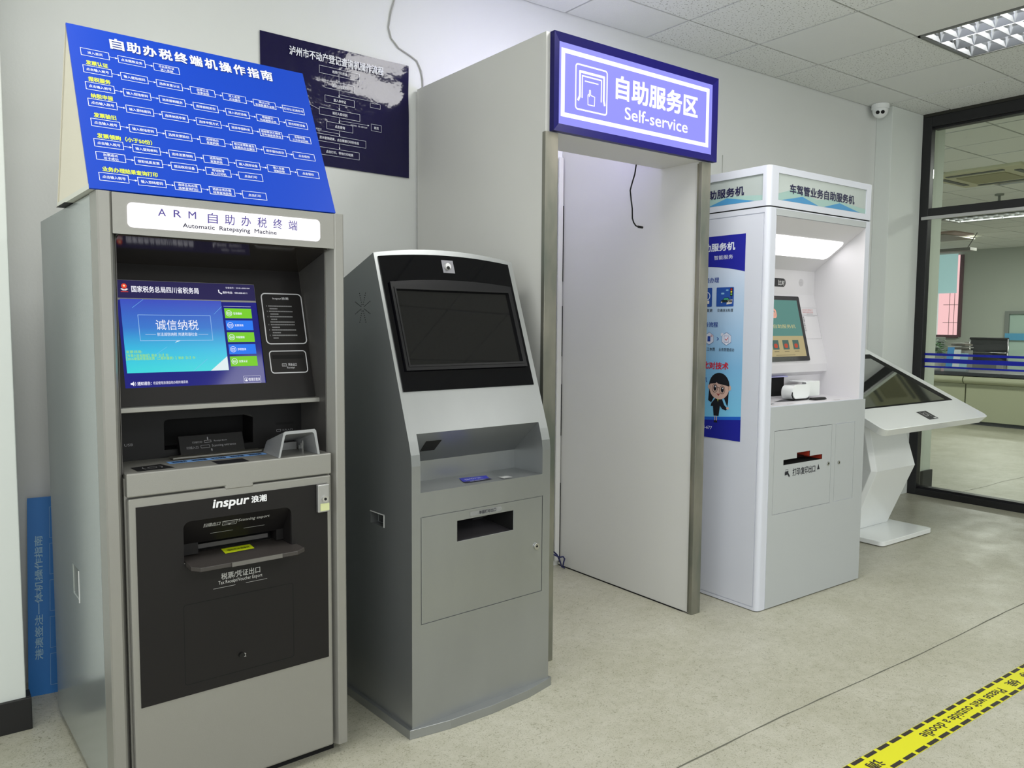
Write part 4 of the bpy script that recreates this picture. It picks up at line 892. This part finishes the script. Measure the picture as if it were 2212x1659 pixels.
for j in range(2):
    for i in range(8): q_.text('red_notice', flat(206, 110, 106), '请勿投放硬币纸币'[i] if j == 0 else '请取走您的证件'[i % 7], .664+.012*i, .672+.012*i, .284-.012*j, .293-.012*j)
q_.text('ticket_lettering', INK, '凭证口', .655, .667, .175, .245, .0, rot=-90).poly('ticket_lettering', INK, [(.655, .252), (.668, .252), (.6615, .246)]).rect('red_notice_line', flat(150, 150, 150), .695, .752, .266, .268).done()
# cavity, cup scanner
MB().box(.19, .475, .2235, .2250, .968, 1.062).build('scan_cavity', void, D)
MB().box(.19, .475, .200, .224, 1.064, 1.070).build('cavity_lip', mat('lilac_plastic', srgb(176, 176, 222), .4), D, bevel=.002)
cup = MB().hull([(x, .055, z) for x, z in rrect(.345, .470, .960, 1.030, .028, 6, (1, 1, 0, 1))], [(x, .185, z) for x, z in rrect(.365, .490, .960, 1.040, .020, 6, (1, 1, 0, 1))])
sc_ = D
MB().hull([(x, .080, z) for x, z in rrect(.345, .485, .968, 1.036, .03, 6, (1, 1, 0, 1))], [(x, .085, z) for x, z in rrect(.345, .485, .968, 1.036, .03, 6, (1, 1, 0, 1))]).build('scanner_cheek', white_gl, D)
MB().hull([(x, .0855, z) for x, z in rrect(.342, .480, .963, 1.03, .03, 6, (1, 1, 0, 1))], [(x, .15, z) for x, z in rrect(.35, .490, .960, 1.03, .03, 6, (1, 1, 0, 1))]).build('scanner_body', white_gl, D)
MB().box(.486, .600, .10, .105, .972, 1.045).box(.596, .601, .10, .20, .972, 1.045).box(.486, .600, .10, .20, 1.041, 1.046).build('scanner_hood', white_gl, D, bevel=.002)
MB().tube([(.345, .084, 1.0), (.343, .084, .985), (.352, .084, .970), (.370, .084, .963), (.47, .084, .9615), (.485, .084, .966)], .003).build('scanner_lip', blk_matte, D)
MB().hull([(x, y, .9585) for x, y in rrect(.48, .60, .05, .09, .018)], [(x, y, .966) for x, y in rrect(.485, .595, .055, .085, .015)]).build('scanner_foot', blk_matte, D)
q_ = Print(D, (0, 0, .9536), (1, 0, 0), (0, 1, .04)); q_.text('shelf_lettering', flat(90, 90, 96), '◀ 身份证', .214, .262, .014, .030).text('shelf_lettering', flat(90, 90, 96), '银行卡 ▶', .604, .656, .014, .030).poly('shelf_print', flat(70, 70, 74), [(.22, .10), (.36, .085), (.42, .115), (.34, .14)]).frame('shelf_lines', flat(190, 190, 196), .13, .195, .008, .034, .0008).poly('shelf_print', flat(70, 70, 74), [(.08, .06), (.16, .052), (.16, .062), (.08, .07)]).done()
# side poster
q_ = Print(D, (-.0007, 0, 0), (0, -1, 0), (0, 0, 1), .0004)      # u = -y
pm = bpy.data.materials.new('poster_gradient'); pm.use_nodes = True; nt = pm.node_tree; b = nt.nodes['Principled BSDF']; b.inputs['Roughness'].default_value = .35
tc = nt.nodes.new('ShaderNodeTexCoord'); sx = nt.nodes.new('ShaderNodeSeparateXYZ'); mr = nt.nodes.new('ShaderNodeMapRange'); rp = nt.nodes.new('ShaderNodeValToRGB')
nt.links.new(tc.outputs['Object'], sx.inputs[0]); nt.links.new(sx.outputs['Z'], mr.inputs['Value']); mr.inputs['From Min'].default_value = .87; mr.inputs['From Max'].default_value = 1.6
nt.links.new(mr.outputs[0], rp.inputs[0]); e = rp.color_ramp.elements; e[0].color = srgb(120, 196, 232); e[1].color = srgb(206, 216, 234); k = e.new(.35); k.color = srgb(128, 182, 222)
nt.links.new(rp.outputs[0], b.inputs['Base Color'])
L0, L1 = -.60, -.119
q_.rect('side_poster', pm, L0, L1, .7815, 1.743)
q_.layer(2).poly('poster_header', flat(24, 28, 150), [(L0, 1.743), (L0, 1.594)]+[(L0+(L1-L0)*t, 1.588+.012*math.sin(t*2.6)*1.0-.030*t**3+.006) for t in (.1, .2, .3, .4, .5, .6, .7, .8, .9, 1.)]+[(L1, 1.743)])
q_.layer(2).poly('poster_foot', flat(24, 92, 196), [(L0, .7815), (L1, .7815), (L1, .899)]+[(L1+(L0-L1)*t, .899-.028*math.sin(t*1.7)) for t in (.2, .4, .6, .8, 1.)])
q_.layer(3).poly('poster_foot_dark', flat(20, 26, 146), [(L0, .7815), (L1, .7815), (L1, .884)]+[(L1+(L0-L1)*t, .884-.028*math.sin(t*1.7)) for t in (.2, .4, .6, .8, 1.)])
WP = flat(224, 228, 240); NV = flat(30, 62, 150); q_.layer(3)
q_.text('poster_white_lettering', WP, '助服务机', -.362, -.178, 1.673, 1.709, .03, res=3).text('poster_white_lettering', WP, '智能服务', -.298, -.188, 1.632, 1.652, 0).text('poster_white_lettering', WP, '84-677', -.352, -.285, .822, .837, .01)
q_.text('poster_blue_lettering', NV, '业务办理', -.375, -.265, 1.525, 1.549, .012).text('poster_blue_lettering', NV, '业务流程', -.375, -.265, 1.314, 1.338, .012).text('poster_blue_lettering', NV, '机', -.342, -.322, 1.048, 1.071, .01)
q_.text('poster_red_lettering', flat(200, 30, 52), '比对技术', -.348, -.197, 1.114, 1.147, .03, res=3)
q_.text('poster_dark_lettering', INK, '交通违法处理', -.270, -.179, 1.386, 1.401, .004).text('poster_dark_lettering', INK, '变更', -.335, -.299, 1.386, 1.401, .004).text('poster_dark_lettering', INK, '业务受理成功', -.256, -.167, 1.200, 1.216, .004).text('poster_dark_lettering', INK, '工本费', -.328, -.279, 1.200, 1.216, .004)
q_.poly('poster_picture', flat(34, 78, 160), rrect(-.278, -.177, 1.411, 1.501, .004)).poly('poster_picture', flat(34, 78, 160), rrect(-.40, -.304, 1.411, 1.501, .004))
q_.layer(4).poly('picture_car', flat(20, 38, 40), [(-.252, 1.430), (-.252, 1.438), (-.240, 1.443), (-.232, 1.452), (-.208, 1.453), (-.198, 1.442), (-.186, 1.438), (-.186, 1.430)]).rect('traffic_light', flat(20, 20, 26), -.198, -.184, 1.460, 1.497).rect('traffic_light', flat(20, 20, 26), -.1925, -.1895, 1.43, 1.46)
q_.poly('picture_cloud', flat(130, 180, 215), rrect(-.25, -.232, 1.468, 1.476, .003)).poly('picture_cloud', flat(130, 180, 215), rrect(-.222, -.208, 1.484, 1.490, .002)).poly('picture_note', flat(225, 215, 205), [(-.218, 1.420), (-.186, 1.425), (-.184, 1.444), (-.214, 1.440)]).cring('picture_lens', WP, -.335, 1.462, .020, .004).rect('picture_note', flat(225, 215, 205), -.36, -.32, 1.425, 1.44)
q_.layer(5).poly('car_windows', flat(70, 170, 130), [(-.236, 1.443), (-.230, 1.450), (-.210, 1.450), (-.203, 1.443)]).circ('light_red', flat(200, 40, 40), -.191, 1.4905, .0045).circ('light_yellow', flat(220, 210, 60), -.191, 1.479, .0045).circ('light_green', flat(120, 200, 90), -.191, 1.4675, .0045).circ('picture_wheel', flat(190, 190, 190), -.246, 1.431, .004).circ('picture_wheel', flat(190, 190, 190), -.205, 1.431, .004)
q_.layer(3)
for cu in (-.2125, -.315):
    hx = [(cu+.031*math.cos(R(60*i+30)), 1.259+.0315*math.sin(R(60*i+30))) for i in range(6)]; q_.ring('hexagon', flat(60, 90, 150), hx, [(cu+(u-cu)*.95, 1.259+(v-1.259)*.95) for u, v in hx]).layer(2).poly('hexagon_fill#%f' % cu, flat(214, 216, 230), hx).layer(3)
    q_.circ('hexagon_badge', flat(214, 216, 230), cu-.026, 1.279, .008, 16)
q_.frame('hexagon_note', NV, -.227, -.199, 1.243, 1.274, .0012).line('tick', flat(200, 50, 50), [(-.221, 1.259), (-.214, 1.252), (-.203, 1.265)], .003).rect('hexagon_note', flat(120, 110, 190), -.325, -.308, 1.245, 1.27).cring('tick', flat(200, 50, 50), -.301, 1.272, .005, .002).line('hexagon_note', NV, [(-.268, 1.265), (-.259, 1.258), (-.268, 1.251)], .003)
# drawn clerk on the poster
SK = flat(206, 170, 156); BKI = flat(16, 15, 22)
def ell(cu, cv, a, b, n=24, a0=0, a1=360): return [(cu+a*math.cos(R(a0+(a1-a0)*i/n)), cv+b*math.sin(R(a0+(a1-a0)*i/n))) for i in range(n+(a1-a0 != 360))]
q_.layer(3).poly('drawn_hair', BKI, [(-.305, 1.045), (-.312, .962), (-.293, .952), (-.27, .99), (-.222, .985), (-.197, .938), (-.193, .96), (-.190, 1.045)])
q_.poly('drawn_clothes', BKI, [(-.292, .950), (-.268, .975), (-.230, .975), (-.215, .945), (-.196, .930), (-.205, .920), (-.228, .926), (-.240, .94), (-.247, .890), (-.277, .890), (-.282, .935), (-.296, .935)])
q_.layer(4).poly('drawn_face', SK, ell(-.2475, 1.025, .058, .055)).poly('drawn_face', SK, ell(-.307, 1.028, .008, .012, 12)).poly('drawn_face', SK, ell(-.187, 1.028, .009, .013, 12)).poly('drawn_face', SK, [(-.271, .890), (-.267, .890), (-.267, .868), (-.271, .868)]).poly('drawn_face', SK, [(-.260, .890), (-.256, .890), (-.256, .868), (-.260, .868)]).poly('drawn_face', SK, ell(-.195, .932, .008, .006, 10))
q_.layer(5).poly('drawn_fringe', BKI, ell(-.2475, 1.037, .060, .060, 20, -2, 182)+[(-.300, 1.042), (-.27, 1.046), (-.262, 1.052), (-.255, 1.045), (-.215, 1.040)]).poly('drawn_eyes', BKI, ell(-.272, 1.024, .009, .014, 16)).poly('drawn_eyes', BKI, ell(-.228, 1.018, .009, .014, 16)).poly('drawn_mouth', flat(150, 60, 60), [(-.263, .999), (-.252, .996), (-.240, 1.0), (-.250, .986)])
q_.ring('drawn_glasses', BKI, ell(-.273, 1.022, .017, .020), ell(-.273, 1.022, .015, .018)).ring('drawn_glasses', BKI, ell(-.229, 1.017, .017, .020), ell(-.229, 1.017, .015, .018)).line('drawn_glasses', BKI, [(-.256, 1.026), (-.246, 1.025)], .002)
q_.poly('drawn_shoes', BKI, [(-.273, .868), (-.254, .868), (-.254, .858), (-.275, .858)]).poly('drawn_tie', flat(190, 190, 90), [(-.257, .972), (-.249, .972), (-.253, .958)]).layer(6).poly('eye_glint', WP, ell(-.270, 1.030, .003, .004, 8)).poly('eye_glint', WP, ell(-.226, 1.024, .003, .004, 8)).done()

# ================================================================ TABLE KIOSK (white, tilted screen)
E_ = thing('table_kiosk', 'white tilted-screen table kiosk on an angular stand, rightmost machine', 'kiosk', (5.167, 2.466, 0), 0)
MB().prism([(x, y) for x, y in rrect(-.60, 0.0, .0, .50, .03)], 'z', .004, .032).build('base_plate', white_gl, E_, bevel=.003)
for x, y in ((-.55, .05), (-.05, .05), (-.55, .45), (-.05, .45)): MB().cyl((x, y, 0), .02, .004).build('foot', blk_matte, E_)
prof = [(.255, .032), (.10, .435), (.155, .63), (.22, .85)]
vs = []; fs = []
wfr = [(-.525, -.065), (-.535, -.04), (-.515, -.055), (-.50, -.07)]; cham = [.05, .13, .07, .03]
for (y, z), (a, b_), ch_ in zip(prof, wfr, cham): vs += [(a+.02, y, z), (b_-.02, y, z), (b_, y+.03, z), (b_-ch_*.3, y+.17, z), (a+ch_*.3, y+.17, z), (a-.0, y+.03, z)]
n = 6; fs = [tuple(range(n)), tuple(range(3*n, 4*n))]
for i in range(3):
    for k_ in range(n): fs.append((i*n+k_, i*n+(k_+1) % n, (i+1)*n+(k_+1) % n, (i+1)*n+k_))
MB().add(vs, fs).build('angular_stand', white_gl, E_, bevel=.004)
tp0 = Vector((0, -.17, .752)); td = Vector((0, .84, .40)).normalized(); tn = Vector((1, 0, 0)).cross(td)
def TT(u, v, o=0.): return tp0+Vector((u, 0, 0))+td*v+tn*o
trp = rrect(-.945, .325, .0, .985, .045, 8)
trb = rrect(-.915, .295, .0, .955, .045, 8)
MB().hull([TT(u, v) for u, v in trp], [TT(u, v+.012, -.052) for u, v in trb]).build('tray_top', white_gl, E_, bevel=.003)
MB().hull([TT(u, v, .0002) for u, v in rrect(-.862, .242, .217, .865, .004)], [TT(u, v, .0016) for u, v in rrect(-.862, .242, .217, .865, .004)]).build('screen_border', mat('border_black', srgb(8, 8, 10), .5, spec=.1), E_)
MB().hull([TT(u, v, .0014) for u, v in rrect(-.80, .155, .228, .800, .002)], [TT(u, v, .0026) for u, v in rrect(-.80, .155, .228, .800, .002)]).build('screen', mat('table_glass', srgb(30, 32, 30), .04, spec=.8, coat=.8), E_)
q_ = Print(E_, tp0, (1, 0, 0), td, .0006); q_.poly('black_pad', BKI, [(-.378, .132), (-.258, .135), (-.256, .046), (-.372, .043)]).layer(2)
q_.cring('pad_mark', flat(190, 190, 190), -.322, .098, .018, .004).line('pad_mark', flat(190, 190, 190), [(-.35, .125), (-.345, .075)], .004).line('pad_mark', flat(190, 190, 190), [(-.295, .125), (-.290, .075)], .004).rect('pad_mark', flat(190, 190, 190), -.30, -.27, .050, .062).done()

# ================================================================ YELLOW FLOOR TAPE
Tp = thing('floor_tape', 'yellow waiting-line tape with black dashes and lettering stuck on the floor', 'tape', (0, 0, 0))
MB().box(.6, 6.05, 1.168, 1.262, .0004, .0012).build('tape_strip', mat('tape_yellow', srgb(214, 212, 8), .45), Tp)
q_ = Print(Tp, (0, 0, .0012), (1, 0, 0), (0, 1, 0), .0003); dk_ = flat(34, 26, 22)
x = 1.02-.0737*5
while x < 5.95:
    q_.rect('black_dash#%f' % x, dk_, x, x+.058, 1.2465, 1.2605); q_.rect('black_dash#b%f' % x, dk_, x+.012, x+.070, 1.1695, 1.1835); x += .0737
for k_ in (-1, 0, 1):
    s = 1.78*k_
    q_.text('tape_lettering', dk_, 'Please wait outside a doodle', 2.545+s, 3.118+s, 1.194, 1.229, .016, rot=180, res=3)
    for i, c in enumerate('候等外线米一在请'):
        q_.text('tape_lettering', dk_, c, 3.178+.118*i+s, 3.243+.118*i+s, 1.194, 1.232, .02, rot=180)
q_.done()

bpy.data.objects.remove(_fo)
